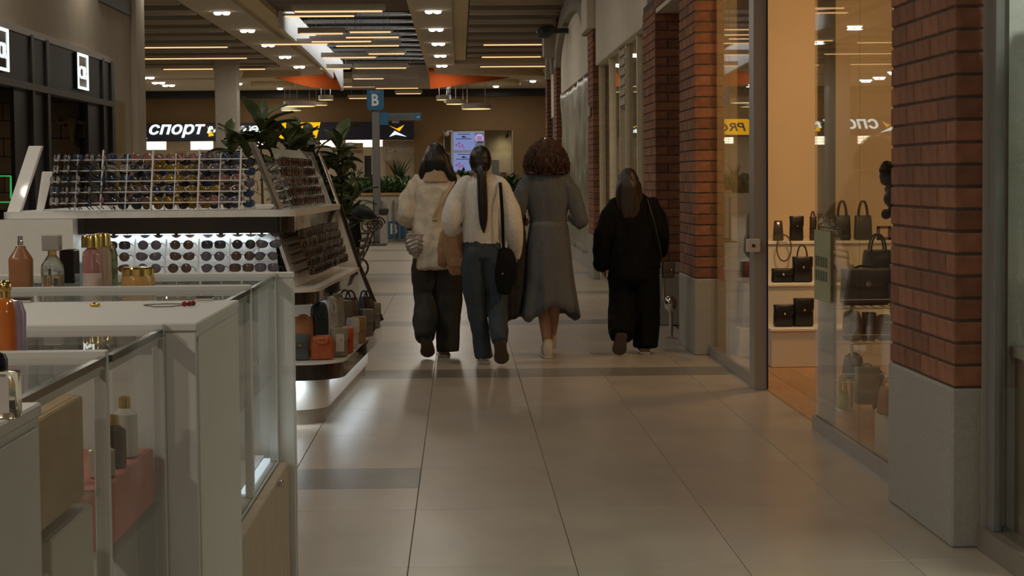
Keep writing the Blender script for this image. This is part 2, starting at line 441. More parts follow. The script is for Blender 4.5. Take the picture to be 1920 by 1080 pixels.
for i, (px, py) in enumerate(((277,145),(297,152),(316,157),(448,154),(498,144),(525,163),(932,141),(930,159),(999,149))):
    p = onz(px, py, ZC+.03)
    where = ['left of the white column, nearest', 'left of the white column, middle', 'left of the white column, farthest', 'just right of the white column', 'left of the orange panel, upper', 'left of the orange panel, lower', 'right of the orange panel, upper', 'right of the orange panel, lower', 'beside the brick wall end'][i]
    downlight(p.x, min(p.y, 65.5), ZC - (.0 if p.y > 59.5 else -.04), 'small downlight in the far ceiling, '+where, double=i in (0,1,2), watts=22, r=.10)
# ---- left wall with the dark shop front
XW = -4.40
wl = MB()
wl.box(XW-2.6, XW-.02, 24.6, 26.3, 0, 5.3)
struct(MB().box(XW-.6, XW-.02, 10, 24.6, 2.955, 5.3).build('wall_left_upper', M_CREAM))
WLs = wl.build('wall_left_shop', M_CREAM); struct(WLs)
MB().box(XW-.30, XW+.06, 26.3, 27.0, 0, 5.3).build('pilaster', M_CREAM, WLs)
MB().box(XW-.02, XW+.01, 24.0, 26.2, onx(240, 28, XW).z, onx(240, 28, XW).z+.5).build('wall_vent', M_DARK, WLs)
MB().box(XW-.03, XW-.005, 24.62, 25.7, 0, 2.43).build('brass_panel', pm('brass_wall', (.26,.19,.035), .6, var=.2, scale=2), WLs)
# ------------------------------------------------------------------ brick pillars of the right side
BR_L, BR_H, BR_W, JT = .25, .0735, .12, .010
COURSE = .0825
_bm = {}
def brick_mesh(lx, ly):
    k = (round(lx, 3), round(ly, 3))
    if k not in _bm:
        _bm[k] = withmat(MB().cbox(-lx/2, lx/2, -ly/2, ly/2, -BR_H/2, BR_H/2, .005).mesh('brick'), M_BRICK)
    return _bm[k]
def brick_pillar(label, y0, y1, z1, zb=.594, x0=XP, x1=2.25, front_to=2.2):
    t = thing('brick_pillar', label, 'pillar', (x0, y0, 0), 0, 'brick pillars along the shop fronts')
    MB().box(x0+.008, x1, y0+.008, y1-.008, zb, z1).build('mortar', M_MORTAR, t)
    st = MB().cbox(x0-.008, x1, y0-.008, y1+.008, 0, zb, .008).build('stone_base', M_STONE, t)
    n = int((z1-zb)/COURSE); L = y1-y0
    for c in range(n):
        z = zb+COURSE*(c+.5)+.003; odd = c % 2
        # along the corridor face
        y = y0
        if odd:
            lst = [BR_W]
        else: lst = []
        while sum(lst)+JT*len(lst) + BR_L < L+.02: lst.append(BR_L)
        rest = L - sum(lst) - JT*len(lst)
        if rest > .04: lst.append(rest)
        else: lst[-1] += rest+JT
        for i, l in enumerate(lst):
            if i == 0 and odd:
                inst('brick', brick_mesh(BR_L, BR_W), t, (BR_L/2, BR_W/2, z))
            else:
                inst('brick', brick_mesh(BR_W, l), t, (BR_W/2+random.uniform(-.0015,.0015), y-y0+l/2, z))
            y += l+JT
        # rest of the front face
        xx = x0 + (BR_L if odd else BR_W) + JT
        while xx < front_to-.05:
            l = min(BR_L, front_to-xx)
            inst('brick', brick_mesh(l, BR_W), t, (xx-x0+l/2, BR_W/2, z)); xx += l+JT
    return t
brick_pillar('nearest red brick pillar on a grey stone base at the right', 7.07, 8.12, 3.05, front_to=1.93)
brick_pillar('second red brick pillar, beside the warm lit bag shop glass', 14.92, 15.97, 3.05, front_to=2.0)
brick_pillar('third red brick pillar, behind the niche with the chrome rail', 17.95, 19.15, 3.05, front_to=2.42)
brick_pillar('fourth red brick pillar, beyond the pale shop door', 26.3, 27.35, 3.4, front_to=2.0)
M_BRICKTEX = pm('brick_far', (.20,.085,.05), .9, var=.3, scale=9, stretch=(1,1,8))
for i, (a, b) in enumerate(((36.2, 37.2), (40.0, 40.8))):
    t = thing('brick_pillar', ['slim far brick pillar between the two arched panels', 'last brick pillar at the end of the right wall'][i], 'pillar', (XP, a, 0), 0, 'brick pillars along the shop fronts')
    MB().box(XP-.008, 2.2, a, b, 0, .6).build('stone_base', M_STONE, t)
    sh = MB()
    for c in range(46): sh.cbox(XP, 2.2, a, b, .6+c*COURSE, .6+c*COURSE+BR_H, .004)
    o = sh.build('brick_courses', M_BRICKTEX, t); o['kind'] = 'stuff'
# wall above and behind the shop fronts
WR = MB()
WR.box(2.0, 2.4, 27.4, 41, 2.9, 5.3)
WR.box(2.0, 2.4, 3.0, 27.4, 2.95, 5.3)
wr = WR.build('wall_right', M_BRICKTEX); struct(wr)
# niche between second and third pillar: back wall, pale soffit, brick lintel
MB().box(2.42, 2.5, 15.97, 19.1, 0, 2.9).build('niche_back', M_BRICKTEX, wr)
MB().box(XP+.01, 2.42, 15.97, 17.95, 2.90, 2.94).build('niche_soffit', M_PLASTER, wr)
lin = thing('brick_lintel', 'red brick lintel bridging the niche between two pillars', 'lintel', (XP, 15.97, 2.94))
MB().box(XP+.008, 2.4, 15.98, 17.94, 2.94, 3.9).build('mortar', M_MORTAR, lin)
for c in range(8):
    y = 0 - (.13 if c % 2 else 0)
    while y < 1.98-.05:
        a = max(y, 0); b = min(y+BR_L, 1.98)
        if b-a > .03: inst('brick', brick_mesh(BR_W, b-a), lin, (BR_W/2, (a+b)/2, COURSE*(c+.5)))
        y += BR_L+JT
for c in range(8):
    for y0 in (14.92, 17.95):
        pass
# pale sign panels over the fronts
t = thing('sign_panel', 'blank white sign panel above the pale shop door', 'panel', (1.86, 19.2, 2.9))
MB().cbox(1.86, 2.0, 19.16, 26.28, 2.9, 5.2, .01).build('panel', M_PLASTER, t)
t = thing('pillar_capital', 'white block on top of the fourth brick pillar', 'capital', (1.74, 26.29, 3.4))
MB().cbox(1.74, 1.995, 26.29, 27.42, 3.405, 5.2, .01).build('capital_block', M_PLASTER, t)
def arch_panel(name, label, y0, y1, zb, zs, xx, rise=.62):
    t = thing(name, label, 'panel', (xx, y0, zb), 0, 'arched panels over the shop fronts')
    c = (y0+y1)/2; r = (y1-y0)/2
    poly = [(y0, zb), (y1, zb), (y1, zs)] + [(c+r*math.cos(a), zs+rise*math.sin(a)) for a in [PI*k/18 for k in range(1, 18)]] + [(y0, zs)]
    MB().prism(poly, 'x', xx, xx+.10).build('panel', M_PLASTER, t)
    ring = MB(); P = [(c+r*math.cos(a), zs+rise*math.sin(a)) for a in [PI*k/18 for k in range(19)]]; Q = [(c+(r+.5)*math.cos(a), zs+(rise+.30)*math.sin(a)) for a in [PI*k/18 for k in range(19)]]
    for i in range(18):
        ring.prism([P[i], P[i+1], Q[i+1], Q[i]], 'x', xx-.10, xx+.08)
    ring.build('arch_moulding', pm('arch_grey', (.26,.24,.20), .8), t)
arch_panel('arched_panel', 'white arched panel with grey moulding above the sheeted shop window', 27.96, 35.6, 2.92, 3.42, 1.88)
arch_panel('arched_panel', 'narrow white arched panel nearest the end of the right wall', 37.75, 39.5, 2.6, 3.4, 1.88, .4)
t = thing('wall_speaker', 'dark wall loudspeaker high above the white arch', 'speaker', (1.6, 31.5, 4.0))
a = at(1022, 58, 33)
MB().limb([(a.x-.06, 33, a.z-.03, .10, .10), (a.x+.04, 33.1, a.z, .12, .12), (a.x+.12, 33.1, a.z+.03, .08, .08)], n=10).build('speaker_body', M_DARK2, t)
MB().box(a.x+.1, 2.0, 33.05, 33.2, a.z-.03, a.z+.05).build('bracket', M_DARK, t)
a = at(1030, 85, 36)
t = tag(MB().cbox(a.x-.12, 2.0, 35.8, 36.2, a.z-.22, a.z+.22, .01).build('beige_wall_box', M_CREAM), 'beige box bracket on the wall under the loudspeaker', 'box')
# chrome rail in the niche
t = thing('guard_rail', 'low chrome rail with round post at the niche', 'rail', (1.9, 16.4, 0))
MB().tube([(1.62, 16.5, .555), (2.0, 16.5, .555)], .016, 10).build('rail', M_CHROME, t, smooth=60)
MB().cyl((1.80, 16.5, 0), (1.80, 16.5, .30), .018).build('post', M_CHROME, t, smooth=60)
MB().ball((1.80, 16.5, .30), (.055, .055, .07)).build('post_joint', M_CHROME, t, smooth=60)
MB().cyl((1.74, 16.5, .33), (1.74, 16.5, .555), .014).build('bracket', M_CHROME, t, smooth=60)
MB().lathe([(.05, 0), (.05, .008), (.02, .012)], (1.80, 16.5, 0), 14).build('base_flange', M_CHROME, t, smooth=60)

# ------------------------------------------------------------------ bag shop behind glass
t_shop = thing('bag_shop_glazing', 'frameless glass shop front of the bag shop with grey frame', 'shop window', (XG, 8.15, 0))
zT = 2.95
MB().box(XG-.02, XG+.03, 8.13, 10.5, 0, .075).build('bottom_rail', M_ALU, t_shop)
MB().box(XG-.02, XG+.03, 12.45, 14.90, 0, .075).build('bottom_rail', M_ALU, t_shop)
for a, b in ((8.13, 9.335), (9.34, 10.49), (12.62, 13.895), (13.90, 14.90)):
    MB().box(XG-.005, XG+.005, a, b, .075, zT).build('glass_pane', G_SHOP, t_shop)
MB().box(XG-.045, XG+.045, 12.42, 12.62, 0, zT).build('door_post', M_ALU, t_shop, bevel=.004)
MB().box(XG+.036, XG+.045, 12.405, 12.42, 0, zT).build('door_seal', M_DARK, t_shop)
MB().box(XG-.03, XG+.03, 8.13, 14.9, zT, zT+.05).build('top_rail', M_ALU, t_shop)
MB().box(XG+.045, XG+.20, 14.86, 14.90, 0, zT).build('end_post', pm('tan_post', (.40,.30,.17), .6), t_shop)
# tinted fin at the opening
MB().box(XG+.012, XG+.022, 10.05, 10.50, .08, zT).build('sliding_leaf', thin_glass('tinted_glass', (.62,.60,.54), 1.15, haze=.25, hcol=(.25,.24,.2)), t_shop)
p = at(1427, 460, 12.4)
t = thing('door_switch', 'white square door switch on the grey door post', 'switch', (XG-.07, 12.41, p.z))
MB().cbox(XG-.10, XG-.01, 12.37, 12.40, p.z-.043, p.z+.043, .006).build('plate', M_WHITE, t)
MB().ball((XG-.055, 12.368, p.z), .012).build('lock', M_DARK, t)
q0 = onx(1528, 430, XG-.012); q1 = onx(1557, 552, XG-.012)
t = thing('opening_hours_sheet', 'yellowish paper notice stuck inside the glass by the doorway', 'notice', (XG-.012, q1.y, q1.z))
MB().box(XG-.016, XG-.010, q1.y, q0.y, q1.z-.05, q0.z).build('paper', pm('notice_paper', (.33,.33,.19), .7), t)
for i in range(2):
    for j in range(5):
        yy = q1.y+.07+.07*j; zz = q0.z-.14-.075*i
        MB().box(XG-.018, XG-.016, yy, yy+.045, zz-.055, zz).build('printed_mark', pm('notice_print', (.10,.10,.06), .7), t)
# shop shell
M_SHOPW = pm('shop_wall', (.70,.56,.38), .75, var=.03, scale=2)
struct(MB().box(2.0, 6, 15.4, 15.5, 0, 3.1).build('wall_bag_shop_back', M_SHOPW)); struct(MB().box(5.9, 6, 8.0, 15.4, 0, 3.1).build('wall_bag_shop_side', M_SHOPW)); struct(MB().box(2.26, 6, 7.9, 8.0, 0, 3.1).build('wall_bag_shop_near', M_SHOPW))
struct(MB().box(XG+.06, 5.9, 8.0, 15.4, 3.06, 3.1).build('ceiling_bag_shop', M_CEIL))
fl = MB().box(XG+.03, 5.9, 8.0, 15.4, -.02, .002).build('floor_bag_shop', M_LAM); struct(fl)
for k in range(30):
    x = XG+.035+.0; 
lam_me = {}
for r in range(21):
    x0 = XG+.035+.19*r
    if x0 > 3.6: break
    y = 8.0 + (.63 if r % 2 else 0) - 1.28
    while y < 15.4:
        a = max(y, 8.02); b = min(y+1.276, 15.38)
        if b-a > .05:
            k = round(b-a, 2)
            if k not in lam_me: lam_me[k] = withmat(MB().cbox(-.0935, .0935, -k/2, k/2, -.004, .008, .001).mesh('plank'), pm('laminate_plank', (.42,.24,.12), .42, var=.18, scale=8, stretch=(6,.6,1), rnd=.08))
            inst('plank', lam_me[k], fl, (x0+.095, (a+b)/2, 0))
        y += 1.28
for k, (x, y) in enumerate(((3.2, 9.6), (3.2, 11.8), (2.7, 13.2))):
    t = thing('shop_spotlight', 'ceiling spotlight inside the bag shop, out of the picture', 'spotlight', (x, y, 3.05), 0, 'spotlights of the bag shop')
    MB().lathe([(.07, 0), (.07, -.10), (.055, -.10), (.05, -.02)], (0,0,0), 14).build('housing', M_WHITE, t, world=False)
    MB().lathe([(.05, -.085), (.01, -.09)], (0,0,0), 14).build('lens', E_DOWN, t, world=False)
    ld = bpy.data.lights.new('shop_lamp', 'AREA'); ld.shape = 'DISK'; ld.size = .35; ld.energy = SHOP_W*(.47 if k == 2 else .09); ld.color = (1, .60, .27)
    lo = bpy.data.objects.new('shop_lamp', ld); COL.objects.link(lo); lo.parent = t; lo.location = (0,0,-.13)
    lo.rotation_euler = (.55 if k == 2 else 0, 0, 0)
# stepped display
zst = [at(1480, 616, 13.8).z, at(1480, 532, 14.2).z, at(1480, 453, 14.6).z]
M_STEP = pm('display_white', (.72,.64,.52), .5, var=.02)
t = thing('stepped_display', 'white stepped display shelf holding handbags in the shop', 'display', (2.1, 13.8, 0))
for i, (ya, yb) in enumerate(((13.8, 15.4), (14.2, 15.4), (14.6, 15.4))):
    MB().cbox(at(1447, 600, 13.8).x if i == 0 else 2.27, 3.9, ya, 14.9 if i == 0 else yb-.01, zst[i-1] if i else .009, zst[i]-.02, .004).build('step_riser', M_STEP, t)
    MB().cbox((at(1447, 600, 13.8).x if i == 0 else 2.27)-.01, 3.9, ya-.015, 14.9 if i == 0 else yb-.01, zst[i]-.02, zst[i], .003).build('step_top', pm('step_top_white', (.82,.76,.66), .4, var=.02), t)
t = tag(MB().cbox(at(1386,650,14.6).x, at(1408,650,14.6).x, 14.6, 15.1, .009, at(1390, 616, 14.6).z, .006).build('white_plinth', M_STEP), 'low white plinth behind the glass left of the door post', 'plinth')
t = tag(MB().prism([(at(1390,610,14.7).x, at(1390,616,14.6).z+.003), (at(1410,610,14.7).x, at(1390,616,14.6).z+.003), (at(1410,610,14.7).x, at(1390,532,14.7).z), (at(1394,610,14.7).x, at(1390,532,14.7).z)], 'y', 14.66, 14.95).build('grey_pedestal', M_BAFF), 'tapered grey pedestal on the low plinth behind the glass', 'pedestal')
p = at(1390, 578, 15.38)
t = thing('wall_socket', 'white power socket on the shop back wall left of the door post', 'socket', (p.x, 15.37, p.z))
MB().cbox(p.x-.05, p.x+.05, 15.375, 15.398, p.z-.045, p.z+.045, .006).build('plate', M_WHITE, t)
MB().lathe([(.02, 0), (.024, .006)], (0,0,0), 12).xf(Matrix.Translation((p.x, 15.372, p.z)) @ Matrix.Rotation(PI/2, 4, 'X')).build('outlet', M_BAFF, t)
p = onx(1351, 515, XG-.012)
t = tag(MB().box(XG-.010, XG-.006, p.y-.14, p.y+.14, p.z-.045, p.z+.045).build('red_sticker', pm('red_sticker', (.45,.12,.06), .5)), 'small red sticker on the glass at knee height', 'sticker')
# ---- pale shop beyond the niche
t = thing('shop_window', 'pale framed shop front with glass door under the blank panel', 'shop window', (XG, 19.2, 0))
for a, b in ((19.2, 22.0), (22.9, 26.2)):
    MB().box(XG, XG+.01, a, b, .1, 2.9).build('glass_pane', G_SHOP, t); MB().box(XG-.02, XG+.03, a, b, 0, .1).build('bottom_rail', M_ALU, t)
for y in (19.17, 20.6, 22.0, 22.85, 24.4, 26.2):
    MB().box(XG-.04, XG+.04, y, y+.09, 0, 2.9).build('mullion', pm('cream_frame', (.60,.52,.38), .5), t)
MB().box(XG-.03, XG+.05, 22.05, 22.85, 2.2, 2.9).build('louvre_frame', M_BAFF, t)
for k in range(6): MB().box(XG-.05, XG-.03, 22.05, 22.85, 2.22+.115*k, 2.28+.115*k).build('louvre_slat', M_CREAM, t)
s = MB(); s.box(4.2, 4.3, 19.2, 26.3, 0, 3.0); s.box(2.0, 4.3, 26.2, 26.3, 0, 3.0); s.box(2.5, 4.3, 19.16, 19.2, 0, 3.0); s.box(2.02, 4.3, 19.2, 26.3, 2.92, 3.0)
struct(s.build('wall_pale_shop', pm('pale_shop_wall', (.75,.66,.52), .8)))
struct(MB().box(2.0, 4.3, 19.2, 26.3, -.02, .003).build('floor_pale_shop', M_FLOOR_FAR))
ld = bpy.data.lights.new('pale_shop_lamp', 'AREA'); ld.size = .8; ld.energy = 16; ld.color = (1,.80,.58)
tl = thing('shop_ceiling_lamp', 'square ceiling lamp inside the pale shop, out of the picture', 'lamp', (3.1, 23, 2.9))
MB().cbox(-.42, .42, -.42, .42, -.03, .019, .005).build('lamp_body', M_WHITE, tl, world=False)
lo = bpy.data.objects.new('pale_shop_lamp', ld); COL.objects.link(lo); lo.parent = tl; lo.location = (0,0,-.04)
# ---- sheeted shop window farther on
t = thing('sheeted_shop_window', 'shop window covered with wrinkled translucent sheeting', 'shop window', (XG, 27.4, 0))
sh = MB(); ny, nz_ = 60, 24
vs = []; fs = []
for i in range(ny+1):
    for j in range(nz_+1):
        y = 27.4+8.7*i/ny; z = .25+2.67*j/nz_
        d = .014*math.sin(i*1.3+.5*math.sin(j*.4)) + .035*noise.noise((y*1.2, z*.9, 0)) + .03*noise.noise((y*3.1, z*2.2, 3))
        vs.append((XG-.03+d, y, z))
for i in range(ny):
    for j in range(nz_): fs.append((i*(nz_+1)+j, (i+1)*(nz_+1)+j, (i+1)*(nz_+1)+j+1, i*(nz_+1)+j+1))
m_sheet = pm('plastic_sheet', (.19,.18,.125), .3, var=.35, scale=1.6, stretch=(1,2.5,.5))
sh.add(vs, fs); o = sh.build('sheeting', m_sheet, t, smooth=180)
md = o.modifiers.new('solid', 'SOLIDIFY'); md.thickness = .004
MB().box(XG-.02, XG+.10, 27.4, 36.1, 0, .25).build('sill', M_STONE, t)
MB().box(XG+.10, XG+.14, 27.4, 36.1, .25, 2.92).build('window_backing', pm('window_dark', (.10,.10,.085), .4), t)
t = tag(MB().box(XG-.02, XG+.02, 37.3, 40.0, 0, 2.6).build('end_window', pm('window_dark2', (.05,.05,.06), .3)), 'dark window strip at the far end of the right wall', 'window')
p = at(1103, 208, 26.5)
t = tag(MB().cbox(1.79, 1.815, 26.6, 27.0, p.z-.07, p.z+.07, .004).build('wall_plate', M_CREAM), 'small cream plate on the fourth brick pillar', 'plate')
# ---- nearest shop at the right edge
t = thing('near_shop_front', 'dark framed glass shop front at the right edge', 'shop window', (XG, 3, 0))
MB().box(XG-.04, XG+.06, 3.0, 7.03, 0, .09).build('bottom_rail', pm('brown_rail', (.20,.17,.13), .5), t)
MB().box(XG-.02, XG+.012, 6.89, 7.03, .09, 3.0).build('door_post', pm('grey_frame', (.17,.165,.155), .45), t, bevel=.004)
MB().box(XG-.035, XG-.02, 6.985, 7.0, .09, 3.0).build('frame_edge', M_ALU, t)
MB().box(XG+.0, XG+.01, 3.0, 6.89, .09, 3.0).build('glass_pane', G_SHOP, t)
s = MB(); s.box(XG+.06, 3.6, 7.0, 7.06, 0, 3.0); s.box(3.5, 3.6, 3, 7, 0, 3.0); s.box(2.0, 3.6, 2.9, 3.0, 0, 3.0); s.box(2.02, 3.6, 3, 7.06, 2.96, 3.0)
struct(s.build('wall_near_shop', pm('near_shop_wall', (.60,.62,.56), .7)))
struct(MB().box(2.0, 3.6, 3, 7, -.02, .003).build('floor_near_shop', pm('near_floor', (.35,.25,.16), .5)))
t = thing('glass_shelf_unit', 'pale cabinet with glass shelves inside the near shop', 'shelf', (2.2, 6.3, 0))
for z in (1.02, 1.50, 1.93): MB().box(2.05, 2.6, 6.45, 6.95, z, z+.012).build('glass_shelf', pm('shelf_edge', (.30,.36,.34), .2), t)
MB().box(2.02, 2.6, 6.42, 6.97, .003, .72).build('cabinet_body', pm('cab_brown', (.22,.15,.09), .5), t); MB().cbox(2.0, 2.62, 6.40, 6.98, .72, .76, .004).build('cabinet_top', pm('cab_top', (.40,.40,.37), .4), t)
ld = bpy.data.lights.new('near_shop_lamp', 'AREA'); ld.size = .6; ld.energy = 34; ld.color = (.95,1,.92)
tl = thing('shop_ceiling_lamp', 'ceiling lamp inside the near shop, out of the picture', 'lamp', (2.8, 5.8, 2.95))
MB().cbox(-.32, .32, -.32, .32, -.03, .009, .005).build('lamp_body', M_WHITE, tl, world=False)
lo = bpy.data.objects.new('near_shop_lamp', ld); COL.objects.link(lo); lo.parent = tl; lo.location = (0,0,-.04)

# ------------------------------------------------------------------ dark shop front on the left
t = thing('dark_shop_front', 'black metal shop front with lit signs on the left wall', 'shop front', (XW, 18, 0))
def yx(px, x=XW): return onx(px, 200, x).y
MB().box(XW-.06, XW+.02, 10.2, 24.6, 2.88, 2.95).build('top_flashing', M_ALU, t)
MB().box(XW-.06, XW+.0, 10.2, 24.6, 2.40, 2.88).build('fascia', M_DARK2, t)
MB().box(XW-.08, XW+.04, 10.2, 24.6, 2.33, 2.40).build('lower_beam', pm('grey_beam', (.10,.095,.09), .5), t)
for a, b in ((57, 61), (85, 90), (190, 193), (206, 211)):
    MB().box(XW-.10, XW+.03, yx(a), yx(b), 0, 2.9).build('post', M_DARK, t)
MB().box(XW-.06, XW-.02, yx(61), yx(85), 0, 2.35).build('side_panel', M_DARK2, t)
MB().box(XW-.06, XW-.02, yx(168), yx(190), 0, 2.35).build('side_panel', M_DARK, t)
MB().box(XW-.06, XW-.02, yx(193), yx(206), 0, 2.35).build('side_panel', M_DARK2, t)
MB().box(XW-.06, XW-.02, yx(30), yx(57), 0, 2.35).build('side_panel', M_DARK, t)
def cr_sign(y0, y1, z0, z1, label):
    t = thing('lit_logo_sign', label, 'sign', (XW+.04, y0, z0), 0, 'lit logo signs on the dark shop front')
    MB().box(XW+.0, XW+.05, y0, y1, z0, z1).build('sign_box', M_BLACK, t)
    fr = .055; fz_ = .03
    f = MB(); f.box(XW+.05, XW+.06, y0, y1, z1-fz_, z1); f.box(XW+.05, XW+.06, y0, y1, z0, z0+fz_)
    f.box(XW+.05, XW+.06, y0, y0+fr, z0, z1); f.box(XW+.05, XW+.06, y1-fr, y1, z0, z1); f.build('lit_border', E_WHITE, t)
    m = text_mb('CR', 1, .05, 0, .012); xs = [p[0] for p in m.v]; ys = [p[1] for p in m.v]
    a, b = y0+.09, y1-.09; c, d = z0+.12, z0+.27
    m.v = [(XW+.055+p[2]*.06, a+(p[0]-min(xs))/(max(xs)-min(xs))*(b-a), c+(p[1]-min(ys))/(max(ys)-min(ys))*(d-c)) for p in m.v]
    m.build('lit_letters', E_WHITE, t)
cr_sign(yx(138.5), yx(158), 2.455, 2.865, 'white lit CR logo sign in a square border, right one')
cr_sign(yx(-14), yx(8), 2.455, 2.865, 'white lit CR logo sign cut by the left edge')
# inside of the dark shop
s = MB(); s.box(-9.5, XW-.12, 24.45, 24.58, 0, 2.6); s.box(-9.6, -9.5, 14, 24.6, 0, 2.6); s.box(-9.5, XW-.1, 13.9, 14, 0, 2.6); s.box(-9.6, XW-.1, 13.9, 24.6, 2.55, 2.6)
bw = s.build('wall_dark_shop', pm('dark_shop_wall', (.05,.036,.025), .7)); struct(bw)
struct(MB().box(-9.5, XW-.1, 14, 24.5, -.02, .003).build('floor_dark_shop', pm('dark_floor', (.05,.035,.025), .5)))
tm = withmat(MB().cbox(-.235, .235, -.02, .02, -.108, .108, .004).mesh('stone_tile'), pm('brown_tile', (.24,.17,.11), .7, var=.15, rnd=.15))
for r in range(8):
    for c in range(9):
        inst('stone_tile', tm, bw, (XW-.35-.48*c-(.24 if r % 2 else 0), 24.44, 1.15+.225*r))
ld = bpy.data.lights.new('dark_shop_lamp', 'AREA'); ld.size = .4; ld.energy = 4; ld.color = (1,.75,.5)
tl = thing('shop_ceiling_lamp', 'ceiling lamp inside the dark shop, out of the picture', 'lamp', (-5.8, 22.6, 2.53))
MB().cbox(-.22, .22, -.22, .22, -.02, .015, .005).build('lamp_body', M_WHITE, tl, world=False)
lo = bpy.data.objects.new('dark_shop_lamp', ld); COL.objects.link(lo); lo.parent = tl; lo.location = (0,0,-.03)
p = at(135, 240, 24.30)
t = thing('bull_skull', 'horned bull skull hanging on the brown tiled shop wall', 'skull', (p.x, 24.36, p.z))
k = MB(); k.limb([(0,-.02,.10,.075,.05), (0,-.03,.0,.06,.05), (0,-.03,-.13,.03,.03), (0,-.03,-.19,.025,.025)])
fuse(k, 'skull', pm('bone', (.34,.25,.15), .7), t, .008, 2)
for sx in (-1, 1):
    MB().limb([(sx*.05,-.02,.09,.026), (sx*.15,-.03,.06,.022), (sx*.21,-.04,.13,.014), (sx*.20,-.04,.22,.004)]).build('horn', pm('bone', (.34,.25,.15), .7), t, smooth=60, world=False)
t = thing('neon_frame', 'green neon tube grid at the left edge inside the dark shop', 'neon', at(10, 350, 22))
n = MB()
for a, b in (((-12,330),(20,330)), ((22,330),(30,330)), ((20,330),(20,372)), ((22,330),(22,368)), ((-12,379),(18,379)), ((-12,430),(2,430))):
    n.tube([at(a[0],a[1],22), at(b[0],b[1],22)], .008, 6)
n.build('neon_tube', E_GREEN, t)
# ================================================================== FAR HALL
# white column
c0, c1 = at(403, 200, 50), at(445, 200, 50)
t = tag(MB().cbox(c0.x, c1.x, 50, 50.6, 0, ZC+.8, .01).build('column', pm('column_paint', (.50,.45,.37), .8)), 'plain white square column in front of the sports shop sign', 'column')
# sports shop: sign, letters, lit interior
t = thing('sports_shop_sign', 'long dark blue lit sign board of the sports shop', 'sign', (fx(500), YF-.25, fz(262)))
MB().cbox(-14.7, fx(776), YF-.25, YF-.005, fz(262), fz(229), .02).build('board', M_NAVY, t)
ys = YF-.27
def word(body, p0, p1, q0, q1, mat, nm, off=.02, sh=.25):
    m = text_fit(body, fx(p0), fx(p1), fz(q1, p0), fz(q0, p0), ys, sh, off, .02); m.build(nm, mat, t)
word('спорт', 283, 388, 234, 259, E_WHITE, 'lit_word')
word('мастер', 391, 508, 237, 254, E_WHITE, 'lit_word')
P = [(517,259),(524,234),(531,229),(603,229),(595,258)]
MB().slab([(fx(a), ys, fz(b)) for a, b in P], (0,1,0), .02).build('yellow_field', E_YEL, t)
m = text_fit('PRO', fx(534), fx(590), fz(252), fz(236), ys-.03, .25, .02, .01); m.build('dark_letters', M_NAVY, t)
for k, (ox, oy) in enumerate(((745, 244), (262, 244))):
    s1 = [(-14,-8),(0,-2),(14,-9),(5,3)]; s2 = [(-14,13),(-4,2),(18,13),(-2,9)]
    MB().slab([(fx(ox+a), ys, fz(oy+b)) for a, b in s1], (0,1,0), .02).build('star_top', E_YEL, t)
    MB().slab([(fx(ox+a), ys, fz(oy+b)) for a, b in s2], (0,1,0), .02).build('star_bottom', E_WHITE, t)
MB().slab([(fx(396+a), ys-.01, fz(244+b)) for a, b in ((-4,-9),(8,8),(-2,10))], (0,1,0), .02).build('star_point', E_YEL, t)
# shop interior
s = MB(); s.box(-14.7, fx(776), YF+5, YF+5.1, 0, 3.2); s.box(fx(776), fx(776)+.1, YF+.3, YF+5.1, 0, 3.2); s.box(-14.8, fx(776), YF+.3, YF+5.1, 3.1, 3.2)
struct(s.build('wall_sports_shop', pm('sport_wall', (.62,.54,.42), .7)))
struct(MB().box(-14.8, fx(776), YF, YF+5.1, -.02, .003).build('floor_sports_shop', M_FLOOR_FAR))
for i, (a, b, q0, q1) in enumerate(((268,312,265,281),(357,400,265,281),(478,500,265,275),(548,578,264,276),(600,640,262,276),(648,700,260,276),(702,718,262,275))):
    y = YF+2.2; A = at(a, q0, y); B = at(b, q1, y)
    t = thing('shop_light_panel', 'bright white light panel in the sports shop, number %s from the left' % ordn[i], 'lamp', (A.x, y, B.z), 0, 'light panels in the sports shop')
    MB().box(A.x, B.x, y, y+.12, B.z, A.z).build('housing', M_WHITE, t)
    n = max(2, int((b-a)/9))
    for j in range(n):
        for r in range(3):
            w_ = (B.x-A.x)/n; h_ = (A.z-B.z)/3
            MB().box(A.x+w_*j+.01, A.x+w_*(j+1)-.01, y-.02, y, B.z+h_*r+.01, B.z+h_*(r+1)-.008).build('lit_tube', E_STORE, t)
ld = bpy.data.lights.new('sports_shop_lamp', 'AREA'); ld.shape = 'RECTANGLE'; ld.size = 9; ld.size_y = 2; ld.energy = 45; ld.color = (1,.86,.66)
tl = thing('shop_ceiling_lamp', 'long ceiling lamp inside the sports shop, hidden by the sign', 'lamp', (-7, YF+2.8, 3.08))
MB().cbox(-4.6, 4.6, -1, 1, -.02, .019, .005).build('lamp_body', M_WHITE, tl, world=False)
lo = bpy.data.objects.new('sports_shop_lamp', ld); COL.objects.link(lo); lo.parent = tl; lo.location = (0,0,-.03)
def far_panel(px0, px1, py0, py1, y, mat, label, cat='panel', name='shop_partition', group=None):
    A = at(px0, py0, y); B = at(px1, py1, y)
    return tag(MB().cbox(A.x, B.x, y, y+.1, max(B.z, 0.004), A.z, .01).build(name, mat), label, cat, group)
far_panel(717, 776, 264, 372, YF+.6, pm('fitting_beige', (.52,.45,.35), .7), 'beige fitting room wall at the right of the sports shop')
A = at(720, 288, YF+.55); B = at(790, 274, YF+.55)
tx = text_fit('Примерочные', A.x, at(808, 280, YF+.55).x, A.z, B.z, YF+.585, .15, .01, .01).build('fitting_room_lettering', pm('grey_letter', (.75,.70,.62), .5)); tag(tx, 'grey italic fitting room lettering on the beige wall', 'lettering')
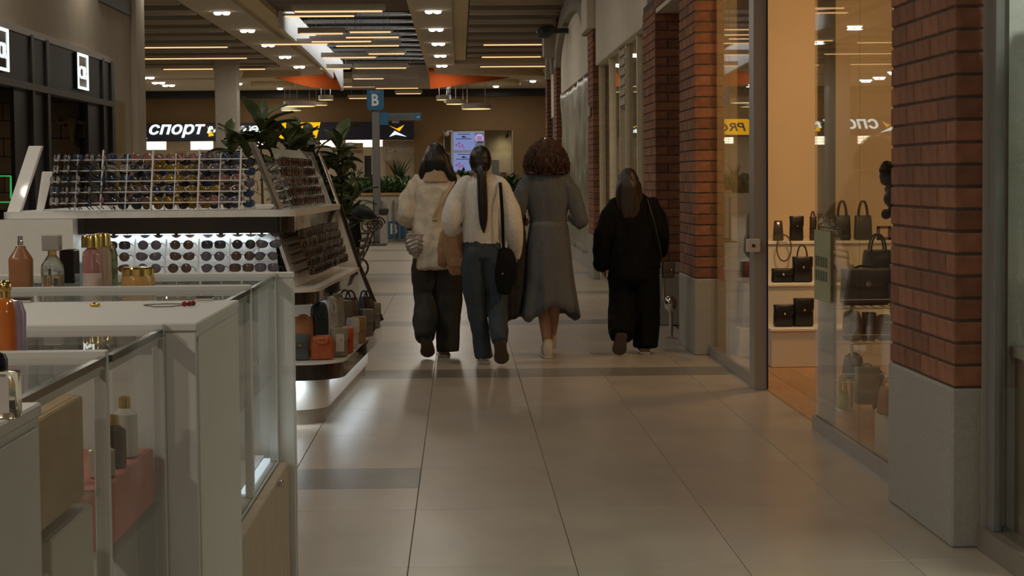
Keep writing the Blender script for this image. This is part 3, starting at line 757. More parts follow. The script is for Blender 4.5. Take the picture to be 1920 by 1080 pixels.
far_panel(657, 682, 268, 372, YF+1.2, pm('banner_cream', (.66,.56,.42), .7), 'cream pillar banner with red script in the sports shop', 'banner', 'banner')
A = at(660, 288, YF+1.17); B = at(680, 281, YF+1.17)
tag(text_fit('Спорт', A.x, B.x, A.z, B.z, YF+1.18, .3, .0, .006).build('banner_script', pm('red_letter', (.40,.08,.04), .5)), 'small red script on the cream banner', 'lettering')
far_panel(683, 697, 292, 372, YF+1.4, M_DARK2, 'dark doorway beside the cream banner', 'doorway', 'doorway')
far_panel(723, 748, 302, 330, YF+.5, pm('photo_wood', (.30,.20,.11), .6), 'brown framed picture under the fitting room lettering', 'picture', 'picture')
far_panel(268, 300, 300, 372, YF+1.6, pm('garment_red', (.40,.22,.15), .8), 'reddish clothes rail left in the sports shop', 'clothes rail', 'clothes_rail')
far_panel(330, 352, 284, 372, YF+1.4, pm('banner_cream', (.66,.56,.42), .7), 'pale partition left of the white column', 'partition')
# screens of the ticket counter
t = thing('menu_screen_wall', 'white frame holding two stacked bluish menu screens', 'screen', at(880, 322, YF-.1))
A = at(845, 246, YF-.1); B = at(909, 324, YF-.1)
MB().cbox(A.x, B.x, YF-.12, YF-.02, B.z, A.z, .01).build('frame', pm('screen_frame', (.55,.55,.58), .5), t)
def scr(col, s): return em('screen_%s' % str(col), col, s)
E_SCR = em('screen_blue', (.30,.36,.72), .62); M_PRT = pm('screen_print', (.03,.03,.08), .5); E_PNK = em('screen_pink', (.50,.16,.36), .5)
for k, (q0, q1) in enumerate(((249, 282), (287, 320))):
    A = at(850, q0, YF-.13); B = at(890, q1, YF-.13)
    sc = MB().box(A.x, B.x, YF-.135, YF-.12, B.z, A.z).build('screen', E_SCR, t)
    for (x0, x1, yy, hh) in ((858,881,251,1),(866,872,255,3),(855,884,260,1),(868,876,257,1)):
        a = at(x0, q0+yy-249, YF-.14); b = at(x1, q0+yy-249+hh, YF-.14); MB().box(a.x, b.x, YF-.142, YF-.136, b.z, a.z).build('printed_line', M_PRT, sc)
    for (dx, dy, r) in ((856,272,2.4),(861,269,2.6),(862,275,2),(867,273,2.2),(869,277,1.6)):
        a = at(dx, q0+dy-249, YF-.14); MB().lathe([(r*.0185, 0), (r*.0185, .006)], (0,0,0), 8).xf(Matrix.Translation((a.x, YF-.136, a.z)) @ Matrix.Rotation(PI/2, 4, 'X')).build('printed_flower', E_PNK, sc)
A = at(892, 249, YF-.13); B = at(907, 282, YF-.13)
sc = MB().box(A.x, B.x, YF-.135, YF-.12, B.z, A.z).build('side_screen', em('screen_dim', (.20,.26,.34), .5), t)
a = at(899, 259, YF-.14); MB().lathe([(.15, 0), (.15, .006)], (0,0,0), 20).xf(Matrix.Translation((a.x, YF-.136, a.z)) @ Matrix.Rotation(PI/2, 4, 'X')).build('round_emblem', em('emblem', (.55,.45,.80), .75), sc)
for k in range(3):
    a = at(894, 256+k*3, YF-.14); b = at(904, 257.6+k*3, YF-.14); MB().box(a.x, b.x, YF-.15, YF-.143, b.z, a.z).build('emblem_text', E_PNK, sc)
a = at(895, 265, YF-.14); b = at(905, 268, YF-.14); MB().box(a.x, b.x, YF-.15, YF-.137, b.z, a.z).build('printed_line', M_PRT, sc)
p = at(838, 251, YF-.2)
t = thing('security_camera', 'small white security camera beside the menu screens', 'camera', p)
MB().ball((p.x, YF-.22, p.z), (.09, .09, .09)).build('camera_ball', M_WHITE, t, smooth=60); MB().box(p.x, p.x+.2, YF-.15, YF-.001, p.z+.06, p.z+.12).build('arm', M_WHITE, t)
far_panel(922, 936, 300, 345, YF+.3, M_GREYPOLE, 'dark grey cash terminal in the lit recess', 'terminal', 'cash_terminal')
far_panel(937, 947, 323, 345, YF+.4, pm('box_brown', (.15,.10,.06), .7), 'brown box on the recess counter', 'box', 'box')
far_panel(947, 950, 322, 333, YF+.4, pm('red_box', (.5,.05,.03), .6), 'small red carton beside the brown box', 'carton', 'carton')
ld = bpy.data.lights.new('recess_lamp', 'SPOT'); ld.energy = 10; ld.shadow_soft_size = .3; ld.spot_size = 2.4; ld.spot_blend = 1; ld.color = (1,.85,.5)
p = at(952, 252, YF+.8)
t = thing('recess_spotlight', 'small black spotlight under the recess top', 'spotlight', (p.x, YF+.8, p.z))
MB().cyl((p.x, YF+.8, p.z), (p.x-.05, YF+.85, p.z-.1), .04, .05).build('spot_head', M_DARK, t); MB().cyl((p.x, YF+.8, p.z), (p.x, YF+.8, fz(246)), .012).build('stem', M_DARK, t)
lo = bpy.data.objects.new('recess_lamp', ld); COL.objects.link(lo); lo.parent = t; lo.location = (-.3, .0, -.15); lo.rotation_euler = (.3, -.4, 0)
# ---- suspended line lights
LL = [(547,722,20,1,'highest long pale light bar under the brown ceiling'),(529,669,29,0,'glowing bar just under the highest light bar'),(558,647,62,1,'short pale light bar at the white skylight wall'),
 (651,737,59,0,'glowing bar right of the short pale bar'),(644,752,69,0,'glowing bar one below, reaching right'),(580,700,77,1,'pale bar crossing the white skylight wall'),(626,752,85,1,'long bar in the middle of the skylight'),
 (489,618,82,1,'bar crossing the left downlight strip'),(687,762,100,1,'short bright bar in the middle right of the skylight'),(602,708,107,1,'pale bar low over the white skylight wall'),
 (598,660,128,1,'bar starting beside the left orange panel'),(662,765,127,1,'bright bar left of the right orange panel'),(660,722,147,1,'dim pale bar in the lower skylight'),(722,781,147,2,'unlit grey bar in the lower skylight'),
 (625,705,162,1,'bar at the tip of the left orange panel'),(702,787,165,1,'bar just above the blue section sign'),(740,792,175,1,'short white bar in front of the dark strip'),(652,690,184,1,'short white bar left of the blue section sign'),
 (262,430,88,0,'upper glowing strip of the left baffle field'),(262,466,109,0,'middle glowing strip of the left baffle field'),(303,402,129,0,'lower glowing strip of the left baffle field'),(445,500,129,0,'short glowing strip right of the white column'),
 (903,1020,83,0,'upper glowing strip of the right baffle field'),(900,1018,106,0,'middle glowing strip of the right baffle field'),(897,1026,124,0,'lower glowing strip of the right baffle field')]
M_BAR = pm('light_bar_body', (.55,.49,.40), .6)
for i, (a, b, q, kd, lb) in enumerate(LL):
    hang = 2.90 if i < 18 else 3.02
    y = onz((a+b)/2, q, CAM_H+hang).y
    y = min(y, 65)
    A = at(a, q, y); B = at(b, q, y); z = (A.z+B.z)/2
    t = thing('linear_pendant' if i < 18 else 'strip_light', 'slim '+lb, 'light bar', ((A.x+B.x)/2, y, z), 0, 'suspended line lights')
    h = .11 if kd else .035
    MB().box(A.x, B.x, y, y+.10, z, z+h).build('body', M_BAR, t)
    if kd != 2: MB().box(A.x+.05, B.x-.05, y-.004, y+.085, z-.022, z-.0005).build('diffuser', E_LINE, t)
    for x in (A.x+.2*(B.x-A.x), A.x+.8*(B.x-A.x)):
        if i < 18: MB().box(x-.004, x+.004, y+.04, y+.048, z+h, (ZC+.45 if y < 59.5 else ZC)).build('wire', M_CHROME, t)
# ---- round pendants
RP = [(562,199,30,9,58,'largest round white pendant of the left cluster'),(546,207,19,6,60,'lowest round pendant of the left cluster'),(601,197,13,5,61,'small round pendant behind the left cluster'),(611,187,14,8,58,'highest round pendant of the left cluster'),
      (832,187,14,8,58,'left round pendant of the right cluster'),(846,191,14,5,61,'half hidden round pendant of the right cluster'),(856,195,20,8,57,'middle round pendant of the right cluster'),(893,204,28,9,55,'largest round pendant of the right cluster')]
for px, py, r, h, y, lb in RP:
    p = at(px, py, y); R = r/F_PX*y; H = h/F_PX*y
    t = thing('round_pendant', lb, 'pendant lamp', p, 0, 'round pendant lamps')
    MB().lathe([(R*.93, -.0), (R, 0), (R, H), (R*.2, H+.02)], (0,0,0), 28).build('shade', M_WHITE, t, smooth=40, world=False)
    MB().lathe([(R*.95, -.012), (R*.95, -.004)], (0,0,0), 28).build('diffuser', E_PEND, t, world=False)
    for s_ in (-.6, .6): MB().box(R*s_-.006, R*s_+.006, -.006, .006, H, ZC-p.z-.0).build('wire', M_CHROME, t, world=False)
# ---- wayfinding totem
YT = 42.0
p = at(704, 455, YT)
t = thing('wayfinding_totem', 'tall grey wayfinding pole with a blue B sign on top', 'sign', (p.x, YT, 0))
A = at(697, 205, YT); B = at(711, 205, YT)
MB().cbox(A.x, B.x, YT, YT+.16, 0, A.z+.1, .006).build('pole', M_GREYPOLE, t)
A = at(688, 169, YT); B = at(719, 205, YT)
cab = MB().prism([(A.x, A.z), (B.x, A.z), (B.x, B.z+.03), (B.x-.05, B.z-.02), (A.x+.05, B.z-.02), (A.x, B.z+.03)], 'y', YT-.05, YT+.21).build('blue_cabinet', M_BLUE, t)
M_LET = pm('letter_white', (.75,.75,.75), .5)
a = at(697, 198.5, YT-.06); b = at(710, 176, YT-.06); text_fit('B', a.x, b.x, a.z, b.z, YT-.052, 0, .03, .006).build('letter', M_LET, cab)
a = at(693, 174, YT-.06); b = at(712, 170.5, YT-.06); text_fit('СЕКТОР', a.x, b.x, a.z, b.z, YT-.052, 0, .0, .006).build('small_word', pm('letter_dim', (.30,.42,.52), .5), cab)
A = at(711, 212, YT); B = at(790, 225, YT)
arm = MB().cbox(A.x, B.x, YT+.04, YT+.10, B.z, A.z, .004).build('direction_arm', pm('arm_grey', (.10,.12,.12), .5), t)
a = at(711, 211, YT); b = at(728, 234, YT); MB().box(a.x, b.x, YT+.02, YT+.04, b.z, a.z).build('blue_field', M_BLUE, arm)
a = at(778, 213, YT); b = at(789, 226, YT); sq = MB().box(a.x, b.x, YT+.015, YT+.04, b.z, a.z).build('arrow_field', M_BLUE, arm)
a = at(781, 219.5, YT); b = at(786, 219.5, YT); ar = MB().box(a.x, b.x, YT+.005, YT+.014, a.z-.008, a.z+.008)
ar.slab([(b.x-.02, YT+.005, a.z+.028), (b.x+.015, YT+.005, a.z), (b.x-.02, YT+.005, a.z-.028)], (0,1,0), .009); ar.build('arrow', M_LET, arm)
for k in range(3):
    a = at(724, 215+k*4, YT); b = at(762+5*k, 217+k*4, YT)
    text_fit(['Бутики магазины', 'Фуд-корт кинотеатр', 'Туалет банкоматы'][k], a.x+.03, b.x, b.z, a.z, YT+.015, 0, 0, .003).build('text_line', pm('letter_dim2', (.22,.26,.28), .6), arm)
a = at(735, 231, YT); b = at(748, 226, YT); MB().box(a.x, b.x, YT+.03, YT+.06, a.z, b.z).build('icon_plate', M_GREYPOLE, arm)
MB().cbox(at(688,452,YT).x, at(716,452,YT).x, YT-.1, YT+.3, 0, .03, .005).build('base_plate', M_DARK, t)
# low stand with grey foot plate
p = at(702, 457, 40.5)
t = thing('floor_stand', 'thin black floor stand with flat foot beside the bench', 'stand', (p.x, 40.5, 0))
MB().box(at(689,455,40.5).x, at(724,455,40.5).x, 40.4, 40.9, 0, .025).build('foot', M_DARK, t)
MB().cyl((at(701,440,40.5).x, 40.6, .02), (at(701,440,40.5).x, 40.6, .95), .012, n=8).build('rod', M_DARK, t)
# bin
p = at(720, 450, 41.6)
t = thing('litter_bin', 'tall steel litter bin with black lid beside the pole', 'bin', (p.x, 41.6, 0))
MB().cbox(p.x-.09, p.x+.09, 41.5, 41.72, 0, at(720, 402, 41.6).z, .02).build('bin_body', pm('bin_steel', (.42,.38,.33), .4, metal=.3), t)
MB().cbox(p.x-.10, p.x+.10, 41.48, 41.74, at(720, 402, 41.6).z, at(720, 391, 41.6).z, .02).build('lid', M_DARK, t)
# planter wall with timber rail, glass posts, blue B poster
YPl = 43.2
A = at(676, 362, YPl); B = at(1000, 362, YPl)
t = thing('planter_wall', 'white planter wall with timber rail in front of the far hall', 'planter', (A.x, YPl, 0))
MB().cbox(A.x, B.x, YPl, YPl+.9, 0, A.z-.06, .01).build('planter_body', pm('planter_white', (.55,.48,.38), .6), t)
MB().cbox(A.x, at(752,362,YPl).x, YPl-.04, YPl+.2, A.z-.06, A.z, .01).build('timber_rail', pm('rail_wood', (.55,.33,.12), .5), t)
for px in (716, 738, 749, 762):
    a = at(px, 400, YPl-.1); MB().box(a.x-.02, a.x+.02, YPl-.12, YPl-.06, 0, at(px, 376, YPl).z).build('post', M_GREYPOLE, t)
a = at(727, 415, YPl-.05); b = at(765, 446, YPl-.05)
t = thing('blue_section_poster', 'blue poster with a white letter B low on the planter wall', 'poster', (a.x, YPl-.04, b.z))
MB().box(a.x, b.x, YPl-.05, YPl-.003, b.z, a.z).build('poster', M_BLUE, t)
a = at(732, 439, YPl-.06); b = at(745, 419, YPl-.06); text_fit('B', a.x, b.x, a.z, b.z, YPl-.055, 0, .03, .004).build('letter', M_LET, t)
# greenery in the planter
M_FERN = pm('fern', (.055,.11,.025), .55, var=.35, scale=9)
g = MB()
for k in range(2600):
    px = random.uniform(640, 1000); c = at(px, 350, YPl+random.uniform(.1, .8)); z0 = at(px, 362, YPl).z-.08
    ang = random.uniform(0, 2*PI); L = random.uniform(.15, .42); up = random.uniform(.1, .40)
    d = Vector((math.cos(ang), math.sin(ang), 0)); s_ = Vector((-d.y, d.x, 0))*.022
    b0 = Vector((c.x, c.y, z0+random.uniform(-.02, .10))); m_ = b0 + d*L*.5 + Vector((0,0,up)); e = b0 + d*L + Vector((0,0,up*.7))
    g.add([b0-s_*.4, b0+s_*.4, m_+s_, m_-s_, e], [(0,1,2,3), (3,2,4)])
o = g.build('planter_ferns', M_FERN); tag(o, 'green ferns filling the planter wall', 'ferns', None, 'stuff')
def spiky(px, py, y, n, L, label):
    p = at(px, py, y); t = thing('spiky_plant', label, 'plant', p, 0, 'spiky plants in the planter')
    for k in range(n):
        a = random.uniform(0, 2*PI); ln = random.uniform(.45, .95); l = L*random.uniform(.7, 1.05); w_ = .022
        P = [Vector((math.cos(a)*ln*l*.45*s**1.5, math.sin(a)*ln*l*.45*s**1.5, l*s*(1-.25*ln*s))) for s in (0,.35,.7,1)]
        sd = Vector((-math.sin(a), math.cos(a), 0))
        if abs(sd.x) < .5: sd = (sd+Vector((.8,0,0))).normalized()
        m = MB(); W = [w_*.7, w_, w_*.7, .002]
        vs = []
        for q, ww in zip(P, W): vs += [q-sd*ww, q+sd*ww]
        m.add(vs, [(0,1,3,2), (2,3,5,4), (4,5,7,6)]); o = m.build('leaf', pm('sansevieria', (.045,.075,.022), .5, var=.3, scale=5), t, world=False)
        o.modifiers.new('s', 'SOLIDIFY').thickness = .006
spiky(748, 352, YPl+.4, 16, .80, 'tall spiky plant in the planter beside the beige shirt')
spiky(668, 352, YPl+.5, 9, .55, 'smaller spiky plant in the planter by the pole')
def boxy_bush(px, py, y, r, label, n=240):
    p = at(px, py, y); t = thing('potted_bush', label, 'plant', (p.x, y, p.z-r))
    m = MB()
    for k in range(n):
        v = Vector((random.gauss(0,1), random.gauss(0,1), random.gauss(0,1))).normalized()*r*random.uniform(.5, 1)
        d = Vector((random.uniform(-1,1), random.uniform(-1,1), random.uniform(-.6,1))).normalized(); s_ = d.cross(Vector((.3,.2,1))).normalized()*.03
        b = p+v; m.add([b, b+d*.07+s_, b+d*.16, b+d*.07-s_], [(0,1,2,3)])
    o = m.build('foliage', M_FERN, t); o['kind'] = 'stuff'
boxy_bush(955, 352, YPl+.3, .30, 'small bush between the two right women in the planter')
boxy_bush(868, 338, YPl+.3, .22, 'small bush seen between the two left women in the planter')
# ---- big leafy plant behind the sunglasses kiosk
M_LEAF = pm('ficus_leaf', (.085,.115,.045), .42, var=.25, scale=6, rnd=.35)
def leaf_mesh():
    m = MB(); n = 7; vs = []; fs = []
    for i in range(n+1):
        s = i/n; wd = .056*math.sin(PI*min(1, s**1.35*.97+.02))**.75; z = .035*math.sin(PI*s)-.045*s*s
        vs += [(-wd, s*.30, z+.018), (0, s*.30, z), (wd, s*.30, z+.018)]
    for i in range(n):
        a = 3*i; fs += [(a, a+1, a+4, a+3), (a+1, a+2, a+5, a+4)]
    m.add(vs, fs); return withmat(m.mesh('leaf', 180), M_LEAF)
LEAF = leaf_mesh()
def ficus(heads, base, label, pot=True, seed=1):
    rnd = random.Random(seed)
    t = thing('rubber_plant', label, 'plant', base, 0, 'leafy plants behind the sunglasses kiosk')
    for hd, nl, sc in heads:
        h = Vector(hd)-Vector(base)
        pts = [Vector((h.x*.3, h.y*.3, .25)), Vector((h.x*.7, h.y*.8, h.z*.6)), h]
        MB().tube(pts, [.014, .011, .006], 7).build('stem', pm('stem', (.10,.08,.04), .7), t, smooth=60, world=False)
        for k in range(nl):
            a = k*2.4+rnd.uniform(-.3, .3); el = rnd.uniform(-.1, .75) if k > 3 else rnd.uniform(.8, 1.3)
            dz = -.16*(k/nl)
            q = inst('leaf', LEAF, t, h+Vector((0,0,dz)), (el, rnd.uniform(-.4,.4), a), (sc*rnd.uniform(.75, 1.1),)*3)
    if pot:
        MB().lathe([(.16, 0), (.22, .42), (.23, .45), (.20, .45), (.19, .40), (.02, .39)], (0,0,0), 20).build('pot', M_DARK2, t, smooth=40, world=False)
def hd(px, py, y): return tuple(at(px, py, y))
ficus([(hd(432,268,15.6),13,.85),(hd(488,240,15.6),15,1.05),(hd(462,285,15.5),13,.95),(hd(540,268,15.7),14,1.0),(hd(512,292,15.6),12,.95),(hd(572,272,15.8),11,.85)], (at(500,400,15.7).x, 15.7, 0), 'large glossy rubber plant rising behind the left of the kiosk', seed=3)
ficus([(hd(590,300,15.9),12,.95),(hd(634,280,16.1),14,.95),(hd(602,335,16),13,.95),(hd(640,335,16.2),13,.95),(hd(620,380,16.2),13,1.0),(hd(658,365,16.5),12,.9),(hd(648,405,16.4),12,.95),(hd(610,410,16.2),11,.95)], (at(628,400,16.1).x, 16.2, 0), 'dark leafy plant behind the right end of the kiosk', seed=8)
# pink flower sticker-like bloom
p = at(575, 305, 15.2)
t = thing('pink_flower', 'pink flower with narrow petals among the dark leaves', 'flower', p)
for k in range(7):
    MB().limb([(0,0,0,.006), (.03*math.cos(k*.9), -.005, .03*math.sin(k*.9), .009, .004), (.062*math.cos(k*.9), -.012, .062*math.sin(k*.9), .003)], n=6).build('petal', pm('petal_pink', (.35,.10,.22), .6), t, world=False)
MB().tube([(0,.01,0), (.03,.10,-.10), (.05,.45,-.18)], .004, 6).build('stalk', pm('stem', (.10,.08,.04), .7), t, world=False)
# ---- wrought iron bench with coats and a bicycle-like wheel at its side
YB = 26.0
p = at(690, 500, YB)
t = thing('iron_bench', 'ornate wrought iron bench with scroll arms beyond the kiosk', 'bench', (p.x, YB, 0))
m_ir = pm('bronze_iron', (.10,.075,.05), .45, metal=.6)
def scroll(cx, cz, y, r, turns=1.4, s=1):
    return [(cx+s*r*(1-.55*i/24)*math.cos(i/24*turns*2*PI), y, cz+r*(1-.55*i/24)*math.sin(i/24*turns*2*PI)) for i in range(25)]
for y in (YB, YB+1.5):
    q = at(700, 424, YB); MB().tube(scroll(q.x, q.z, y, .10), .012, 7).build('arm_scroll', m_ir, t, smooth=60)
    q2 = at(688, 425, YB); MB().tube(scroll(q2.x, q2.z, y, .09), .012, 7).build('arm_scroll', m_ir, t, smooth=60)
    a = at(692, 435, YB); b = at(678, 470, YB); c = at(666, 500, YB)
    MB().tube([(a.x, y, a.z), (b.x+.02, y, b.z), (c.x, y, c.z), (c.x-.1, y, 0.0)], .014, 8).build('side_frame', m_ir, t, smooth=60)
    MB().tube([(c.x-.5, y, 0), (c.x-.45, y, .45), (c.x-.55, y, .95)], .014, 8).build('back_frame', m_ir, t, smooth=60)
for k in range(5):
    a = at(690-5*k, 438+14*k, YB); MB().cbox(a.x-.10, a.x+.02, YB+.02, YB+1.48, a.z-.012, a.z+.012, .004).build('slat', m_ir, t)
for k in range(4): MB().cbox(c.x-.50, c.x-.47, YB+.02, YB+1.48, .52+.12*k, .58+.12*k, .004).build('back_slat', m_ir, t)
a = at(660, 390, YB+.3); b = at(702, 412, YB+.3); c = at(655, 450, YB+.3); d = at(660, 470, YB+.3)
k = MB(); k.limb([(b.x, YB+.3, b.z, .06, .12), (at(685,403,YB).x, YB+.3, at(685,403,YB).z, .10, .2), (a.x, YB+.3, at(660,405,YB).z, .14, .22), (c.x, YB+.35, c.z, .16, .2), (d.x-.02, YB+.35, d.z-.05, .12, .15)])
o = fuse(k, 'dark_coat', pm('black_coat', (.012,.012,.013), .8), None, .015, 3, lambda c: .02*noise.noise(c*7)); tag(o, 'black coat heaped over the iron bench', 'coat')
p = at(672, 502, 25.2); R = at(690, 502, 25.2).x-p.x
t = thing('black_wheel', 'thin black wheel leaning beside the kiosk end', 'wheel', (p.x, 25.2, p.z-R))  # a single black wheel, not a stand
MB().tube([(p.x+R*math.cos(2*PI*i/32), 25.2, p.z+R*math.sin(2*PI*i/32)) for i in range(32)], .014, 8, True).build('tyre', M_DARK, t, smooth=60)
for i in range(10): MB().cyl((p.x, 25.2, p.z), (p.x+R*math.cos(2*PI*i/10), 25.2, p.z+R*math.sin(2*PI*i/10)), .002, n=5).build('spoke', M_CHROME, t)
MB().cyl((p.x, 25.16, p.z), (p.x, 25.24, p.z), .02).build('hub', M_CHROME, t)
MB().tube([(p.x, 25.24, p.z), (p.x-.1, 25.3, p.z+.25), (p.x-.2, 25.3, .0)], .01, 6).build('prop', M_DARK, t)
# ================================================================== SUNGLASSES KIOSK
KA = math.radians(2.3)
KT = thing('sunglasses_kiosk', 'white island kiosk with racks of sunglasses and a bag shelf', 'kiosk', (-.68, 10.8, 0), -KA)
KM = Matrix.Translation((-.68, 10.8, 0)) @ Matrix.Rotation(-KA, 4, 'Z')
M_KW = pm('kiosk_white', (.90,.88,.84), .28, var=.02, coat=.3)
M_KG = pm('kiosk_grey', (.42,.39,.34), .4, var=.03)
M_FASC = pm('brown_gloss', (.018,.013,.011), .08, coat=.5)
def rr(u0, u1, v0, v1, r, n=8):
    P = []
    for cx, cy, a0 in ((u1-r, v0+r, -PI/2), (u1-r, v1-r, 0), (u0+r, v1-r, PI/2), (u0+r, v0+r, PI)):
        P += [(cx+r*math.cos(a0+PI/2*i/n), cy+r*math.sin(a0+PI/2*i/n)) for i in range(n+1)]
    return P
def kp(poly, z0, z1, nm, m, **k): return MB().prism(poly, 'z', z0, z1).build(nm, m, KT, world=False, **k)
kp(rr(-2.16, -.12, .10, 3.10, .22), 0, .085, 'kick_plinth', M_KG, smooth=40)
kp(rr(-2.16, -.10, .08, 3.12, .24), .085, .262, 'base_panel', M_KW, smooth=40)
kp(rr(-2.28, 0, 0, 3.2, .26), .262, .35, 'shelf_fascia', M_FASC, smooth=40)
kp(rr(-2.29, .005, -.005, 3.205, .265), .35, .362, 'shelf_top', M_KW, smooth=40)
kp(rr(-1.95, -.48, .42, 2.8, .08), .362, 1.22, 'core', M_KW, smooth=40)
kp(rr(-2.10, -.16, .20, 3.05, .20), .675, .745, 'rack_fascia', M_FASC, smooth=40)
kp(rr(-2.11, -.15, .19, 3.06, .21), .745, .765, 'rack_ledge', M_KW, smooth=40)
kp(rr(-1.96, -.30, .34, 2.96, .10), 1.085, 1.178, 'top_fascia', M_FASC, smooth=40)
kp(rr(-1.99, -.28, .32, 2.98, .12), 1.178, 1.216, 'top_ledge', M_KW, smooth=40)
# sloping rack backs
def quad_panel(P, t, nm, m, nrm): MB().slab(P, nrm, t).build(nm, m, KT, world=False)
quad_panel([(-1.54,.36,.766), (-.38,.36,.766), (-.42,.46,1.084), (-1.54,.46,1.084)], .02, 'front_rack_back', M_KW, (0,1,0))
quad_panel([(-.30,.44,.766), (-.30,2.9,.766), (-.40,2.9,1.084), (-.40,.44,1.084)], .02, 'side_rack_back', M_KW, (-1,0,0))
# white end block left of the front rack
MB().prism([(-2.06,.766), (-1.54,.766), (-1.54,1.176), (-1.955,1.176)], 'y', .22, .50).build('end_block', M_KW, KT, world=False)
# frames
MB().slab([(-1.965,.40,1.217), (-1.89,.40,1.217), (-1.78,.50,1.60), (-1.855,.50,1.60)], (0,1,0), .05).build('white_end_frame', M_KW, KT, world=False)
MB().slab([(-1.80,.42,1.217), (-1.76,.42,1.217), (-1.72,.50,1.45), (-1.78,.50,1.45)], (0,1,0), .02).build('white_end_frame', M_KW, KT, world=False)
MB().tube([(-.385,.36,1.217), (-.47,.44,1.40), (-.56,.52,1.60)], .011, 8).build('corner_frame', M_CHROME, KT, world=False, smooth=60)
MB().slab([(-.40,.38,1.217), (-.37,.47,1.217), (-.545,.63,1.60), (-.575,.54,1.60)], (0,0,1), .012).build('corner_plate', M_KG, KT, world=False)
MB().tube([(-.30,2.92,1.217), (-.36,2.88,1.40), (-.42,2.84,1.58)], .012, 8).build('far_frame', M_CHROME, KT, world=False, smooth=60)
MB().tube([(-.29,2.98,1.19), (-.17,3.06,.77), (-.02,3.14,.37)], .016, 8).build('far_frame', M_FASC, KT, world=False, smooth=60)
MB().slab([(-.31,2.95,1.19), (-.18,3.02,.77), (-.04,3.10,.37), (-.5,3.10,.37), (-.5,2.95,1.19)], (0,1,0), .015).build('far_end_panel', M_KW, KT, world=False)
MB().slab([(-.34,.62,1.217), (-.34,2.86,1.217), (-.46,2.80,1.58), (-.46,.70,1.58)], (-1,0,0), .006).build('acrylic_panel', G_ACRYL, KT, world=False)
# light strips under the fascias with their lamps
def led(P0, P1, nm, watt, rot=(0,0,0)):
    x0, x1 = sorted((P0[0], P1[0])); y0, y1 = sorted((P0[1], P1[1])); z = P0[2]
    MB().box(x0, x1, y0, y1, z-.006, z-.0005).build(nm, E_LED, KT, world=False)
    ld = bpy.data.lights.new('led_lamp', 'AREA'); ld.shape = 'RECTANGLE'; ld.size = x1-x0; ld.size_y = y1-y0; ld.energy = watt; ld.color = (.80,.93,1)
    lo = bpy.data.objects.new('led_lamp', ld); COL.objects.link(lo); lo.parent = KT; lo.location = ((x0+x1)/2, (y0+y1)/2, z-.012); lo.rotation_euler = rot
led((-1.5,.37,1.084), (-.45,.40,1.084), 'led_strip', .5, (.25,0,0))
led((-1.6,.26,.674), (-.45,.29,.674), 'led_strip', .5)
led((-.25,.6,.674), (-.22,2.7,.674), 'led_strip', .25)
led((-1.9,.03,.261), (-.22,.05,.261), 'led_strip', 6.0, (.5,0,0))
led((-.06,.35,.261), (-.04,2.9,.261), 'led_strip', 1.3, (0,.5,0))
# acrylic rods of the racks
rods = []
def rod(P, r=.005): MB().tube(P, r, 6).build('acrylic_rod', pm('acrylic_rod', (.85,.84,.82), .2), KT, world=False)
for u in (-1.40,-1.11,-.84,-.60): rod([(u,.30,1.217), (u,.42,1.57)], .006)
for u in (-1.55,-1.26,-.98,-.72): rod([(u,.31,1.217), (u,.43,1.545)], .004)
for r in range(5): rod([(-1.68,.315+.022*r,1.265+.062*r), (-.56,.315+.022*r,1.265+.062*r)], .0038)
for u in (-1.215,-1.035,-.845,-.665,-.50): rod([(u,.255,.766), (u,.40,1.10)], .006)
# ------------------------------------------------------------------ sunglasses
def lens_outline(kind, n=18):
    P = []
    for i in range(n):
        a = 2*PI*i/n; c, s = math.cos(a), math.sin(a)
        if kind == 0: x, z = .027*c, .024*s                                     # round
        elif kind == 1: e = .62; x, z = .030*math.copysign(abs(c)**e, c), .021*math.copysign(abs(s)**e, s)   # square
        elif kind == 2: x, z = .031*c, .020*s + (.010*max(0, c)*1.0 if s > -.2 else 0)                    # cat eye
        else: x, z = .029*c*(1 if s > 0 else .9), .023*s*(1 if s < 0 else .85) - .002*c                   # aviator
        P.append((x, z))
    return P
SG = {}
M_FR = [pm('frame_black', (.012,.012,.014), .25), pm('frame_brown', (.07,.035,.018), .3), pm('frame_metal', (.35,.30,.22), .25, metal=.8), pm('frame_clear', (.45,.36,.34), .2, trans=.4)]
LCOL = {'grey': (.15,.13,.17), 'brown': (.12,.075,.06), 'olive': (.10,.095,.04), 'dark': (.05,.05,.06), 'amber': (.26,.15,.012), 'blue': (.03,.06,.13), 'pink': (.30,.12,.12), 'tea': (.045,.026,.02), 'ink': (.022,.02,.024), 'clear': (.30,.28,.28)}
M_LN = {k: pm('lens_'+k, v, .08, var=.25, scale=25, coat=.3) for k, v in LCOL.items()}
def sg_mesh(kind, fm):
    k = ('f', kind, fm)
    if k not in SG:
        m = MB(); O = lens_outline(kind)
        for sx in (-1, 1):
            m.tube([(sx*.036+sx*x, 0.004*abs(x)/.03, z) for x, z in O], .0022, 5, True)
            m.tube([(sx*.066, .004, .008), (sx*.071, .02, .008), (sx*.070, .085, -.004), (sx*.066, .125, -.034)], [.003,.0025,.002,.003], 5)
        m.tube([(-.010, -.002, .004), (0, -.004, .009), (.010, -.002, .004)], .002, 5)
        SG[k] = withmat(m.mesh('sunglasses', 60), M_FR[fm])
    return SG[k]
def ln_mesh(kind, sx, lc):
    k = ('l', kind, sx, lc)
    if k not in SG:
        O = lens_outline(kind); m = MB(); n = len(O)
        vs = [(sx*.036+sx*x, 0.004*abs(x)/.03-.001, z) for x, z in O]+[(sx*.036, -.006, 0)]
        m.add(vs, [(i, (i+1) % n, n) for i in range(n)]); SG[k] = withmat(m.mesh('lens', 180), M_LN[lc])
    return SG[k]
